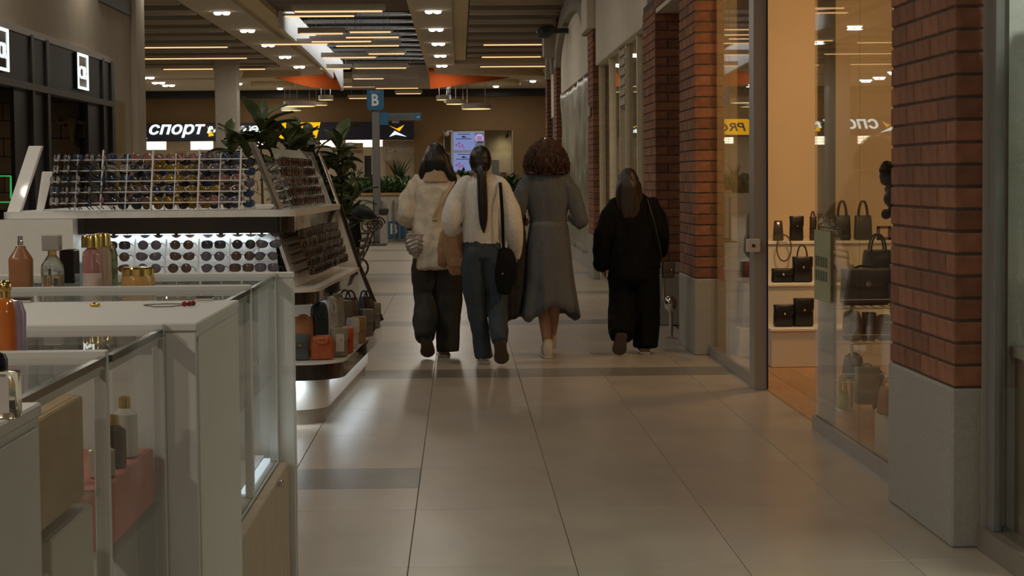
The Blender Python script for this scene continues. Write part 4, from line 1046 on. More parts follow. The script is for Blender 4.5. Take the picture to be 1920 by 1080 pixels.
SHAPE = ['round', 'square', 'cat-eye', 'teardrop']
rs = random.Random(11)
def sunglasses(u, v, z, rotz, tilt, kind, fm, lc, label, group, sc=1.0, lenses=True):
    o = inst('sunglasses', sg_mesh(kind, fm), None, KM @ Vector((u, v, z)), (tilt, 0, rotz-KA), (sc,)*3)
    tag(o, label, 'sunglasses', group)
    if lenses:
        for sx in (-1, 1): inst('lens', ln_mesh(kind, sx, lc), o)
RN = ['top', 'second', 'third', 'fourth', 'bottom']; CN = ordn + ['sixteenth', 'seventeenth', 'eighteenth', 'nineteenth', 'twentieth', 'twenty-first']
for r in range(5):                                   # lit front rack
    for c, u in enumerate((-1.305,-1.125,-.94,-.755,-.585,-.445)):
        z = 1.086-.066*r; v = .235+.44*(z-.77)
        kind = rs.choice((0,1,2,3,1,2)); lc = rs.choice(('grey','grey','brown','grey','dark')) if c != 4 else ('olive','dark','brown','brown','olive')[r]
        if c == 2: lc = 'brown'; kind = (3,0,2,0,1)[r]
        fm = 1 if lc == 'brown' else 0
        sunglasses(u+rs.uniform(-.006,.006), v, z, rs.uniform(-.05,.05), -.05, kind, fm, lc, '%s %s sunglasses, %s row, %s from the left in the lit lower front rack' % (SHAPE[kind], lc, RN[r], CN[c]), 'sunglasses in the lit front rack', 1.05)
for r in range(5):                                   # upper front grid
    for c, u in enumerate((-1.68,-1.62,-1.56,-1.49,-1.42,-1.31,-1.185,-1.05,-.92,-.79,-.66)):
        z = 1.525-.062*r; v = .33+.35*(z-1.22)
        turn = -1.0+rs.uniform(-.15,.15) if c < 5 else rs.uniform(-.3,.3)
        lc = rs.choice(('dark','grey','brown','clear','blue')) if c < 7 else rs.choice(('amber','pink','brown','dark','blue','grey','amber'))
        if c < 5: lc = rs.choice(('clear','clear','dark','pink' if r > 3 else 'blue'))
        if c in (7,8) and r in (1,2,4): lc = 'amber'
        if c in (6,7,8) and r == 0: lc = 'pink'
        kind = rs.randrange(4); fm = rs.choice((0,1,2,3)) if c > 4 else 0
        sunglasses(u, v, z, turn, -.1, kind, fm, lc, '%s-lens %s glasses, %s row, %s from the left in the upper front grid' % (lc, SHAPE[kind], RN[r], CN[c]), 'glasses in the upper front grid', 1.08)
for r in range(5):                                   # second layer of the grid
    for c, u in enumerate((-1.25,-1.12,-.98,-.85,-.72,-.60)):
        z = 1.50-.062*r; v = .40+.35*(z-1.22); lc = rs.choice(('ink','tea','dark','grey','blue','amber')); kind = rs.randrange(4)
        sunglasses(u, v, z, rs.uniform(-.4,.4), -.1, kind, rs.choice((0,1,2)), lc, '%s-lens glasses behind, %s row, %s from the left in the upper front grid' % (lc, RN[r], CN[c]), 'glasses in the upper front grid', 1.08)
for r in range(5):                                   # lower corridor side
    for c in range(21):
        z = 1.068-.054*r; u = -.19-.30*(z-.77)*1.0; v = .60+.098*c
        lc = rs.choice(('tea','ink','ink','grey','tea')); kind = rs.randrange(4)
        sunglasses(u, v, z, PI/2-.12, -.05, kind, rs.choice((0,1,1)), lc, '%s-tinted sunglasses, %s row, %s from the corner on the lower corridor side rack' % (lc, RN[r], CN[c]), 'sunglasses on the lower side rack', 1.2)
for r in range(5):                                   # upper corridor side
    for c in range(13):
        z = 1.50-.060*r; u = -.31-.33*(z-1.217); v = .72+.118*c
        lc = rs.choice(('tea','tea','ink','grey','brown')); kind = rs.randrange(4)
        sunglasses(u, v, z, PI/2-.12, -.1, kind, rs.choice((1,1,2,0)), lc, '%s-tinted sunglasses, %s row, %s from the corner on the upper corridor side rack' % (lc, RN[r], CN[c]), 'sunglasses on the upper side rack', 1.15)
# ------------------------------------------------------------------ bags
def sring(cx, cy, rx, ry, z, n=20, e=.5):
    return [(cx+rx*math.copysign(abs(math.cos(2*PI*i/n))**e, math.cos(2*PI*i/n)), cy+ry*math.copysign(abs(math.sin(2*PI*i/n))**e, math.sin(2*PI*i/n)), z) for i in range(n)]
def leather(name, col, rough=.45): return pm('leather_'+name, col, rough, var=.12, scale=40, bump=.15)
def bag(label, loc, w, h, d, mat, style='tote', rot=0, handle=None, name='handbag', metal=None, cat='handbag', group='handbags on the kiosk shelf', hand_h=None, card=False):
    t = thing(name, label, cat, loc, rot, group); metal = metal or M_GOLD; handle = handle or mat
    hw, hd_ = w/2, d/2
    if style == 'dome':
        P = [(-hw,0), (hw,0)] + [(hw*math.copysign(abs(math.cos(a))**.55, math.cos(a)), h*.45+h*.55*abs(math.sin(a))**.55) for a in [PI*k/14 for k in range(0,15)]]
        m = MB().prism(P, 'y', -hd_, hd_); m.build('body', mat, t, world=False, bevel=min(.018, d*.2), smooth=50)
        for yy in (-hd_*.62, -hd_*.45): MB().tube([(x*1.005, yy, z*1.004) for x, z in P[2:]], .004, 6).build('piping', mat, t, world=False, smooth=60)
        MB().tube([(-hw*.45, -hd_-.002, h*.86), (-hw*.35, -hd_-.012, h*.74), (0, -hd_-.016, h*.70), (hw*.35, -hd_-.012, h*.74), (hw*.45, -hd_-.002, h*.86)], .008, 7).build('handle', handle, t, world=False, smooth=60)
    else:
        tp = {'tote': .92, 'flap': .95, 'slouch': .75, 'tall': .9}[style]
        rs_ = [sring(0, 0, hw*.9, hd_*.8, 0), sring(0, 0, hw, hd_, h*.06), sring(0, 0, hw*(1+tp)/2, hd_*1.0, h*.5), sring(0, 0, hw*tp, hd_*(.55 if style == 'tote' else .8), h*.93), sring(0, 0, hw*tp*.93, hd_*.4, h)]
        MB().rings(rs_).build('body', mat, t, world=False, smooth=50)
        if style in ('flap', 'tall'):
            f = MB().rings([sring(0, -hd_*.25, hw*1.0, hd_*.85, h*1.012, e=.5), sring(0, -hd_*.35, hw*1.02, hd_*.9, h*.95, e=.5), sring(0, -hd_*.62, hw*.98, hd_*.62, h*.62, e=.5), sring(0, -hd_*.70, hw*.80, hd_*.5, h*.52, e=.5)])
            f.build('flap', mat, t, world=False, smooth=50)
            MB().ball((0, -hd_*1.3, h*.60), (w*.06, .008, w*.06)).build('clasp', metal, t, world=False, smooth=60)
        hh = hand_h if hand_h is not None else h*.35
        if hh > 0:
            for yy in ((-hd_*.5, hd_*.5) if style == 'tote' else (0,)):
                MB().tube([(hw*.5*math.cos(a), yy, h*.95+hh*math.sin(a)) for a in [PI*k/12 for k in range(13)]], max(.006, w*.028), 7).build('handle', handle, t, world=False, smooth=60)
    if card: MB().box(-hw*.65, hw*.35, -hd_-.014, -hd_-.010, h*.2, h*.82).build('price_card', M_WHITE, t, world=False)
    return t
ZS = .364
def kbag(label, px, top, Y, wpx, d, mat, style, rot=0, **k):
    p = at(px, top, Y); bag(label, (p.x, Y, ZS), wpx/F_PX*Y, p.z-ZS, d, mat, style, rot, **k)
L_GREY = leather('grey', (.075,.085,.085)); L_OR = leather('orange', (.42,.10,.025)); L_SAGE = leather('sage', (.27,.24,.16)); L_RED = leather('red', (.50,.07,.02))
L_TAN = leather('tan', (.40,.14,.035)); L_GRN = leather('green', (.014,.026,.026)); L_SIL = leather('silver', (.50,.47,.42), .35); L_GB = leather('greybrown', (.14,.12,.095)); L_BRN = leather('brown', (.045,.03,.02)); L_BLK = leather('black', (.010,.009,.009), .4); L_TEAL = leather('tealgrey', (.16,.17,.155)); L_PUR = leather('purple', (.07,.05,.055)); L_CAM = leather('camel', (.30,.18,.07))
kbag('dark grey-blue box bag at the front edge of the bag shelf', 562, 627, 11.00, 37, .09, L_GREY, 'tall', .1, hand_h=.0)
kbag('orange round-topped bag at the front corner of the bag shelf', 603, 629, 11.02, 44, .10, L_OR, 'dome', .15)
kbag('sage bag with a white price card beside the orange bag', 634, 615, 11.18, 32, .09, L_SAGE, 'flap', .35, card=True, hand_h=.02)
kbag('slim red bag at the right of the price card bag', 652, 613, 11.42, 18, .12, L_RED, 'tall', .2, hand_h=.0)
kbag('tan leather tote in the second row, left', 569, 594, 11.24, 40, .10, L_TAN, 'tote', .1, hand_h=.02)
kbag('tall dark green backpack behind the orange bag', 598, 567, 11.30, 28, .12, L_GRN, 'dome', .3)
kbag('silver bag with a rounded top under the lit ledge', 616, 556, 11.62, 22, .10, L_SIL, 'dome', .6)
kbag('sage green upright bag beside the silver bag', 632, 552, 11.82, 22, .10, L_SAGE, 'tote', .6, hand_h=.02)
kbag('grey-brown bag with a long flap in the middle of the shelf', 642, 564, 12.15, 28, .10, L_GB, 'flap', .6, hand_h=.0)
kbag('large dark brown bag with tall handles under the side ledge', 652, 558, 12.60, 40, .16, L_BRN, 'tote', .5, handle=L_BLK, hand_h=.06)
kbag('small silver-grey bag behind the red bag', 660, 597, 11.72, 18, .09, L_SIL, 'flap', .5, hand_h=.0)
kbag('camel bag with a golden chain edge on the corridor side', 672, 594, 12.08, 22, .09, L_CAM, 'flap', .5, hand_h=.01)
kbag('brown grey bag leaning on the corridor side', 686, 580, 12.62, 24, .09, L_GB, 'tall', .5, hand_h=.0)
kbag('black bag with patterned top toward the far end', 686, 556, 13.02, 28, .12, L_BLK, 'tote', .5, hand_h=.05)
kbag('teal-grey bag last at the far end of the shelf', 699, 568, 13.30, 22, .10, L_TEAL, 'flap', .5, hand_h=.02)
# ---- bags of the glazed shop
def sbag(label, px, base, top, Y, wpx, d, mat, style, zb, rot=0, **k):
    p = at(px, top, Y); k.setdefault('group', 'bags in the glazed bag shop'); bag(label, (p.x, Y, zb+.002), wpx/F_PX*Y, p.z-zb, d, mat, style, rot, **k)
sbag('shiny small black pouch on the top step by the door post', 1459, 452, 414, 14.8, 20, .07, leather('shiny', (.06,.05,.045), .2), 'slouch', zst[2], hand_h=.0)
sbag('black phone bag with silver disc on the top step', 1493, 452, 406, 14.8, 26, .08, L_BLK, 'tall', zst[2], metal=M_CHROME, hand_h=.0)
sbag('narrow brown bag on the top step half behind the tinted leaf', 1524, 452, 407, 14.8, 12, .07, L_BRN, 'tall', zst[2], hand_h=.05)
sbag('dark grey tote with one handle, left of the pair behind the glass', 1579, 453, 404, 14.8, 32, .09, leather('slate', (.05,.052,.05)), 'tote', zst[2], handle=L_BRN, hand_h=.12)
sbag('dark grey tote with one handle, right of the pair behind the glass', 1618, 453, 404, 14.8, 34, .09, leather('slate', (.05,.052,.05)), 'tote', zst[2], handle=L_BRN, hand_h=.12)
sbag('low black clutch on the middle step by the door post', 1467, 531, 504, 14.4, 42, .08, L_BLK, 'flap', zst[1], metal=M_CHROME, hand_h=.0)
sbag('black handbag with a brown top handle on the middle step', 1504, 531, 482, 14.4, 38, .10, L_BLK, 'flap', zst[1], handle=L_BRN, metal=M_CHROME, hand_h=.10)
sbag('black bag with a chain strap on the bottom step, left', 1469, 614, 572, 14.0, 38, .10, L_BLK, 'flap', zst[0], metal=M_CHROME, hand_h=.0)
sbag('black square bag with silver chain on the bottom step, right', 1506, 614, 560, 14.0, 38, .10, L_BLK, 'flap', zst[0], metal=M_CHROME, hand_h=.0)
sbag('beige draped bag on the middle step behind the notice', 1578, 531, 470, 14.4, 34, .10, leather('beige', (.36,.28,.18)), 'slouch', zst[1], hand_h=.0)
sbag('dark red patterned pouch on the grey pedestal', 1404, 532, 490, 14.76, 26, .10, leather('redpat', (.16,.03,.025)), 'slouch', at(1390,532,14.7).z+.002, hand_h=.0)
# chain strap hanging from the pouch
p = at(1470, 470, 14.55)
t = tag(MB().tube([(p.x+.055*math.cos(a), 14.55, p.z+.02+.10*math.sin(a)) for a in [2*PI*k/20 for k in range(20)]], .005, 6, True).build('shoulder_strap', pm('strap_brown', (.10,.06,.03), .4)), 'brown strap loop hanging over the top step', 'strap')
# small picture frame on the top step
p = at(1658, 452, 14.7); q = at(1658, 426, 14.7); hw = 13/F_PX*14.7; f = MB()
for a, b, c, d in ((-hw, hw, 0, .02), (-hw, hw, q.z-p.z-.02, q.z-p.z), (-hw, -hw+.02, 0, q.z-p.z), (hw-.02, hw, 0, q.z-p.z)): f.box(p.x+a, p.x+b, 14.7, 14.73, zst[2]+.002+c, zst[2]+.002+d)
tag(f.build('framed_picture', pm('frame_brown2', (.12,.07,.04), .5)), 'small square brown frame on the top step', 'frame')
# wire display rack near the glass with its bags
YR = 11.3
def rx(px, y=YR): return at(px, 600, y).x
t = thing('wire_rack', 'white wire display rack with three trays behind the glass', 'rack', (rx(1600), YR, 0))
M_WIRE = pm('wire_white', (.62,.58,.50), .4)
zr = [at(1600, 575, YR).z, at(1600, 640, YR).z, at(1600, 712, YR).z]
for z in zr:
    for yy in (YR-.15, YR+.15): MB().tube([(rx(1565), yy, z), (rx(1672), yy, z)], .005, 6).build('tray_wire', M_WIRE, t)
    for k in range(7):
        x = rx(1565)+(rx(1672)-rx(1565))*k/6; MB().tube([(x, YR-.15, z), (x, YR+.15, z)], .003, 5).build('tray_wire', M_WIRE, t)
    for yy in (YR-.15,): MB().tube([(rx(1565), yy, z+.05), (rx(1672), yy, z+.05)], .004, 6).build('tray_rim', M_WIRE, t)
for x in (rx(1565), rx(1597), rx(1672)):
    MB().cyl((x, YR, .009), (x, YR, zr[0]+.25), .011, n=8).build('upright', M_WIRE, t, smooth=60)
for x in (rx(1565), rx(1672)): MB().tube([(x, YR-.22, .015), (x, YR+.22, .015)], .012, 7).build('foot', M_WIRE, t)
def rbag(label, px, top, wpx, d, mat, style, zb, yy=YR, **k):
    p = at(px, top, yy); bag(label, (p.x, yy, zb+.006), wpx/F_PX*yy, max(.08, p.z-zb), d, mat, style, 0, group='bags on the wire rack', **k)
rbag('purple grey patterned bag on the top tray of the wire rack', 1622, 506, 92, .16, L_PUR, 'flap', zr[0]+.006, YR, handle=L_BLK, metal=M_CHROME, hand_h=.03)
rbag('dark green big bag with folded handles above the purple bag', 1645, 470, 56, .14, leather('deepgreen', (.035,.036,.026)), 'tote', at(1640,512,YR+.26).z, YR+.26, handle=L_BLK, hand_h=.10)
rbag('grey bag standing left on the middle tray', 1597, 585, 30, .12, leather('mist', (.28,.26,.21)), 'dome', zr[1], YR)
rbag('brown bag in the middle of the middle tray', 1628, 588, 24, .12, leather('cocoa', (.10,.06,.04)), 'tall', zr[1], YR, hand_h=.0)
rbag('grey rounded bag right on the middle tray', 1658, 592, 30, .12, leather('mist', (.28,.26,.21)), 'dome', zr[1], YR)
rbag('brown patterned bag left on the lower tray', 1600, 668, 42, .12, L_BRN, 'slouch', zr[2], YR, hand_h=.02)
rbag('pale grey tall bag hanging below the lower tray', 1625, 690, 46, .10, leather('fog', (.30,.27,.20)), 'tall', .06, YR-.25, hand_h=.03)
rbag('yellow green bag at the bottom of the wire rack', 1580, 735, 22, .10, leather('lime', (.40,.33,.05)), 'tote', .012, YR-.05, hand_h=.10)
rbag('brown trousers-like soft bag right at the bottom', 1648, 700, 22, .12, L_BRN, 'slouch', .012, YR-.12, hand_h=.02)
pz = at(1660, 772, 9.3)
t = tag(MB().cbox(at(1652,800,9.3).x, at(1652,800,9.3).x+.32, 9.0, 9.45, .009, pz.z, .006).build('white_pedestal', M_STEP), 'white pedestal behind the glass beside the brick pillar', 'pedestal')
bag('orange patterned small bag on the white pedestal', (at(1668,760,9.2).x, 9.2, pz.z+.002), .12, at(1668,725,9.2).z-pz.z, .10, leather('orangepat', (.40,.16,.05)), 'slouch', 0, group='bags in the glazed bag shop', hand_h=.05)
# dark garland hanging at the pillar edge
p = at(1662, 355, 10.4); k = MB(); rr_ = random.Random(4)
for i in range(16): k.ball((p.x+.02+rr_.uniform(-.05,.06), 10.4+rr_.uniform(-.04,.04), p.z+.12-.017*i), rr_.uniform(.03,.05), 8, 6)
o = fuse(k, 'black_scarf', L_BLK, None, .01, 2); tag(o, 'black ruffled scarf hanging behind the glass beside the pillar', 'scarf')
tag(MB().tube([(p.x+.05, 10.4, p.z+.15), (p.x+.05, 10.4, 3.05)], .004, 6).build('hanging_cord', M_DARK), 'thin dark cord holding the black scarf', 'cord')
# ================================================================== PERFUME COUNTER (nearest, left)
ZT = 1.10
M_CAB = pm('cabinet_cream', (.62,.60,.56), .42, var=.02)
XA = -2.2
def cabinet_box(label, x1, y0, y1, front_strip=None):
    t = thing('counter_cabinet', label, 'cabinet', (x1, y0, 0), 0, 'closed cabinets of the perfume counter')
    MB().cbox(XA, x1-.004, y0+.004, y1, 0, ZT-.018, .002).build('body', M_CAB, t)
    MB().cbox(XA, x1, y0, y1, ZT-.018, ZT, .003).build('top', M_CAB, t)
    MB().cbox(x1-.004, x1, y0+min(.02, (y1-y0)*.2), y1-min(.02, (y1-y0)*.2), .08, ZT-.03, .001).build('side_panel', M_CAB, t)
    return t
def glass_case(label, x1, y0, y1, shelf=.78, low=.50, near_post=True):
    t = thing('glass_display_case', label, 'display case', (x1, y0, 0), 0, 'glass display cases of the perfume counter')
    MB().box(XA, x1, y0+.001, y1-.001, 0, low).build('base', M_CAB, t)
    MB().box(XA, x1-.001, y0+.012, y1-.012, ZT-.02, ZT-.012).build('glass_top', G_CASE, t)
    MB().box(x1-.008, x1-.002, y0+.012, y1-.012, low, ZT-.022).build('glass_side', G_CASE, t)
    for a in (y1-.026,):
        MB().cbox(XA, x1, a, a+.024, ZT-.024, ZT, .002).build('top_rail', M_CAB, t)
        MB().cbox(x1-.024, x1, a, a+.024, low, ZT-.024, .002).build('stile', M_CAB, t)
    MB().box(x1-.012, x1, y0+.002, y1-.027, ZT-.022, ZT-.010).build('glass_edge', pm('glass_edge', (.05,.07,.06), .15), t)
    MB().cbox(x1-.020, x1-.009, y0+.012, y1-.03, ZT-.040, ZT-.024, .001).build('side_rail', M_CAB, t)
    if shelf: MB().box(XA, x1-.012, y0+.014, y1-.03, shelf-.008, shelf).build('glass_shelf', G_CASE, t)
    MB().box(XA, XA+.02, y0+.02, y1-.03, low, ZT-.03).build('back_panel', M_CAB, t)
    return t
cabinet_box('nearest closed cream cabinet at the left bottom corner', -.55, 1.55, 2.53)
glass_case('nearest glass case with tan boxes inside', -.605, 2.53, 3.32, .865)
glass_case('second glass case with perfume bottles and a pink board inside', -.60, 3.32, 3.92, .74)
cabD = cabinet_box('closed cream cabinet with red jewellery on its top', -.535, 3.92, 4.66)
glass_case('third glass case holding up the row of perfume bottles', -.577, 4.66, 5.34, low=.51)
glass_case('fourth glass case with small chrome hinges', -.577, 5.34, 6.04, low=.51)
cabinet_box('slim cream end panel at the far end of the perfume counter', -.522, 6.04, 6.075)
t = tag(MB().cbox(-.575, -.545, 4.70, 6.03, 0, .505, .003).build('brown_kick_panel', pm('tan_panel', (.40,.30,.21), .5)), 'tan lower panel under the far glass cases', 'panel')
# hinges and lock
def hinge(label, p, sc=1):
    t = thing('chrome_hinge', label, 'hinge', p, 0, 'chrome hinges of the glass cases')
    MB().cbox(-.012*sc, .012*sc, -.012*sc, .012*sc, -.018*sc, .018*sc, .002).build('plate', M_CHROME, t, world=False)
    MB().cyl((0,-.02*sc,0), (0,.02*sc,0), .007*sc, n=10).build('pin', M_CHROME, t, world=False)
hinge('chrome glass hinge at the top of the far case', at(507, 528, 6.02), .7); hinge('chrome glass hinge at the bottom of the far case', at(507, 878, 6.02), .7)
p = at(490, 905, 5.7)
t = thing('case_lock', 'chrome lock with handle low on the glass case', 'lock', (-.57, 5.7, p.z))
MB().cyl((-.572,5.7,p.z), (-.535,5.7,p.z), .012, n=12).build('barrel', M_CHROME, t, smooth=60); MB().tube([(-.54,5.64,p.z+.004), (-.538,5.7,p.z), (-.54,5.75,p.z-.004)], .007, 8).build('handle', M_CHROME, t, smooth=60)
t = thing('case_light_strip', 'white light strip along the bottom of the far glass case', 'light strip', (-.60, 5.36, .52))
MB().box(-.62, -.60, 5.38, 6.0, .512, .522).build('strip', E_LED, t)
ld = bpy.data.lights.new('case_lamp', 'AREA'); ld.shape = 'RECTANGLE'; ld.size = .03; ld.size_y = .6; ld.energy = .25; ld.color = (.85,.94,1)
lo = bpy.data.objects.new('case_lamp', ld); COL.objects.link(lo); lo.parent = t; lo.location = (-.02, .33, .012); lo.rotation_euler = (PI, 0, 0)
for i, (px, y) in enumerate(((60, 4.64), (388, 4.64))):
    p = onz(px, 562, ZT); t = thing('flap_hinge', ['steel hinge at the left end of the closed cabinet top', 'steel hinge at the right end of the closed cabinet top'][i], 'hinge', (p.x, y, ZT))
    MB().cbox(p.x-.022, p.x+.022, y-.008, y+.012, ZT, ZT+.008, .002).build('plate', M_CHROME, t); MB().cyl((p.x-.022, y+.01, ZT+.006), (p.x+.022, y+.01, ZT+.006), .005, n=8).build('pin', M_CHROME, t)
# jewellery on the closed cabinet
p = onz(178, 575, ZT)
t = tag(MB().limb([(p.x-.008, p.y, ZT+.004, .004), (p.x, p.y, ZT+.005, .005), (p.x+.009, p.y, ZT+.004, .004)], n=8).build('gold_brooch', M_GOLD, None, smooth=60), 'tiny golden brooch on the cream cabinet top', 'brooch')
p = onz(352, 574, ZT); t = thing('red_necklace', 'thin necklace with dark red stones on the cream cabinet top', 'necklace', (p.x, p.y, ZT))
MB().tube([(p.x-.05+.045*math.cos(a)*(1+.3*math.sin(3*a)), p.y+.05*math.sin(a), ZT+.0025) for a in [2*PI*k/40 for k in range(40)]], .0011, 5, True).build('chain', pm('chain_brown', (.10,.06,.04), .3, metal=.6), t)
for dx, dy in ((-.006,-.008), (.004,.0), (.010,.014)): MB().ball((p.x+dx, p.y+dy, ZT+.006), (.007,.007,.006), 8, 6).build('stone', pm('red_stone', (.25,.01,.015), .15), t, smooth=60)
# contents of the glass cases
M_KRAFT = pm('kraft', (.42,.28,.16), .8, var=.1, scale=14)
def inbox(label, x0, x1, y0, y1, z0, z1, mat, group='cartons in the near glass case'):
    t = thing('carton', label, 'carton', ((x0+x1)/2, y0, z0), 0, group)
    MB().cbox(x0, x1, y0, y1, z0, z1, .003).build('carton_body', mat, t); MB().box(x0+.01, x1-.01, y0-.001, y1+.001, z1-.0005, z1+.0008).build('carton_lid', mat, t)
inbox('large tan carton on the shelf of the near glass case', -.80, -.628, 2.72, 3.20, .866, 1.035, M_KRAFT)
inbox('smaller tan carton beside the large one in the near case', -.99, -.81, 2.70, 3.10, .866, 1.0, M_KRAFT)
inbox('pale patterned carton low in the near glass case, front', -.74, -.625, 2.60, 2.90, .501, .80, M_WHITE); inbox('pale patterned carton low in the near glass case, rear', -.76, -.625, 2.92, 3.25, .501, .845, M_WHITE)
inbox('pink board standing in the second glass case', -.84, -.622, 3.36, 3.88, .741, .85, pm('pink_board', (.52,.16,.13), .6), None)
# ------------------------------------------------------------------ perfume bottles
def glassy(name, col, tr=.9, rough=.03): return pm('bottle_'+name, col, rough, var=.02, trans=tr)
def bottle(label, loc, prof, mat, cap, n=24, sx=1, sy=1, extra=None, rot=0, name='perfume_bottle', square=None):
    t = thing(name, label, 'bottle', loc, rot, 'perfume bottles on the counter')
    if square:
        MB().rings([sring(0, 0, r*sx, r*sy, z, 24, square) for r, z in prof]).build('glass_body', mat, t, world=False, smooth=40)
    else: MB().lathe(prof, (0,0,0), n, sx, sy).build('glass_body', mat, t, world=False, smooth=40)
    cap(t)
    if extra: extra(t)
    return t
def px2(px, py, Y): p = at(px, py, Y); return p
Z1 = ZT-.011
Yb = 5.40; S = Yb/F_PX
# orange flask
b0 = at(40, 533, Yb)
def cap1(t):
    MB().lathe([(.008,.124), (.008,.136), (.007,.137), (.007,.150), (.001,.151)], (0,0,0), 14).build('spray_head', M_CHROME, t, world=False, smooth=40)
bottle('orange tapered perfume flask with a bare silver spray head', (b0.x, Yb, Z1), [(.030,0), (.033,.004), (.033,.084), (.031,.090), (.015,.114), (.013,.122), (.002,.1225)], pm('amber_flask', (.36,.145,.06), .25, coat=.3), cap1, sy=.6, square=.6)
# clear flask with grey cube cap
b0 = at(99, 533, Yb)
def cap2(t):
    MB().cbox(-.0245,.0245,-.022,.022,.108,.152,.003).build('cube_cap', pm('mauve_cap', (.40,.34,.31), .45), t, world=False); MB().lathe([(.012,.094), (.012,.108)], (0,0,0), 16).build('collar', M_GOLD, t, world=False)
def liq(t): MB().lathe([(.025,.010), (.026,.016), (.026,.040), (.002,.041)], (0,0,0), 20).build('liquid', pm('pale_liquid', (.75,.60,.35), .05, trans=.9), t, world=False, smooth=40)
bottle('clear glass perfume flask with a mauve cube cap', (b0.x, Yb, Z1), [(.024,0), (.031,.004), (.032,.05), (.030,.068), (.015,.092), (.012,.096), (.002,.0965)], glassy('clear', (.92,.92,.88), .97), cap2, extra=liq)
# tall pink bottles with gold caps
def gcap(z, r, h):
    def f(t):
        m = MB(); n = 32
        rs_ = [[((r*(1+.06*(i % 2)))*k*math.cos(2*PI*i/n), (r*(1+.06*(i % 2)))*k*math.sin(2*PI*i/n), z+zz) for i in range(n)] for k, zz in ((1,0), (1,h*.75), (.92,h*.92), (.3,h))]
        m.rings(rs_).build('gold_cap', M_GOLD, t, world=False, smooth=30)
    return f
def lab1(t): MB().lathe([(.0262,.006), (.0262,.045)], (0,0,0), 24).build('label', pm('label_pink', (.60,.45,.40), .6), t, world=False, smooth=40)
b0 = at(173, 533, Yb); bottle('tall pink perfume bottle with ribbed gold cap and pale label', (b0.x, Yb, Z1), [(.024,0), (.026,.003), (.026,.09), (.023,.104), (.013,.114), (.012,.118), (.002,.119)], glassy('pink', (.80,.42,.38), .7), gcap(.116, .026, .036), extra=lab1)
b0 = at(192, 531, Yb+.12); bottle('pale green pink bottle with gold cap behind the tall pink one', (b0.x, Yb+.12, Z1), [(.024,0), (.027,.003), (.027,.09), (.022,.11), (.012,.118), (.002,.119)], glassy('peach', (.70,.48,.35), .6), gcap(.117, .024, .036))
b0 = at(205, 529, Yb+.22); bottle('dark green violet bottle half hidden behind the gold-capped pair', (b0.x, Yb+.22, Z1), [(.022,0), (.025,.003), (.025,.088), (.020,.105), (.002,.106)], pm('floral', (.12,.13,.06), .2, var=.8, scale=40), gcap(.105, .016, .012))
# gold jar
b0 = at(259, 531, Yb)
bottle('squat amber cream jar with a fluted gold lid', (b0.x, Yb, Z1), [(.034,0), (.046,.004), (.047,.024), (.043,.036), (.002,.037)], pm('honey_jar', (.50,.27,.08), .2, coat=.4), gcap(.036, .042, .026), name='cream_jar')
# small boxes and testers behind the bottles
inbox('small black carton leaning behind the clear flask', at(118,500,5.75).x, at(146,500,5.75).x, 5.70, 5.78, Z1, at(130,468,5.75).z, M_BLACK, None)
inbox('pale blue carton beside the black carton', at(132,500,5.85).x, at(158,500,5.85).x, 5.83, 5.90, Z1, at(140,492,5.85).z, pm('pale_blue', (.38,.45,.52), .5), None)
# orange and lilac bottle on the second case rail
Y2 = 3.36; b0 = at(12, 646, Y2)
def cap3(t):
    MB().ball((0,0,.118), (.012,.012,.012)).build('gold_ball_cap', M_GOLD, t, world=False, smooth=60); MB().lathe([(.009,.098), (.009,.112)], (0,0,0), 14).build('collar', M_GOLD, t, world=False)
t = bottle('orange and lilac rounded perfume bottle with a golden ball cap', (b0.x, Y2, Z1), [(.020,0), (.024,.003), (.024,.07), (.018,.092), (.008,.099), (.002,.0995)], pm('orange_glass', (.50,.13,.02), .12, coat=.5), cap3, square=.7)
MB().rings([sring(.012, .004, r, r*.9, z, 24, .7) for r, z in ((.018,.0005), (.0215,.003), (.0215,.072), (.014,.094), (.002,.095))]).build('lilac_side', pm('lilac_glass', (.35,.25,.34), .15, coat=.4), t, world=False, smooth=40)
# nearest bottle with dark cap
Y3 = 2.36; b0 = at(4, 752, Y3)
def cap4(t): MB().lathe([(.015,.058), (.016,.060), (.016,.072), (.013,.079), (.002,.082)], (-.008,0,0), 20).build('dark_cap', M_BLACK, t, world=False, smooth=40)
def lab2(t):
    MB().box(-.020,.012,-.0155,-.0148,.008,.052).build('label', pm('label_white', (.55,.50,.46), .6), t, world=False)
bottle('square clear perfume bottle with a black cap at the left edge', (b0.x, Y3, ZT), [(.020,0), (.022,.002), (.022,.055), (.020,.058), (.002,.059)], glassy('clear2', (.90,.85,.70), .95), cap4, sy=.65, extra=lab2, square=.3)
# bottles inside the second case
for i, (px, y, h, c) in enumerate(((232, 3.62, .10, (.03,.03,.035)), (262, 3.75, .12, (.55,.52,.46)), (217, 3.5, .07, (.35,.30,.22)))):
    p = at(px, 760, y)
    bottle(['black perfume bottle inside the second glass case', 'pale perfume bottle inside the second glass case', 'small beige bottle inside the second glass case'][i], (min(p.x, -.655), y, .852), [(.02,0), (.024,.003), (.024,h*.7), (.012,h*.8), (.002,h*.81)], pm('case_bottle%d' % i, c, .15), gcap(h*.8, .011, h*.2))
p = at(170, 620, 4.2)
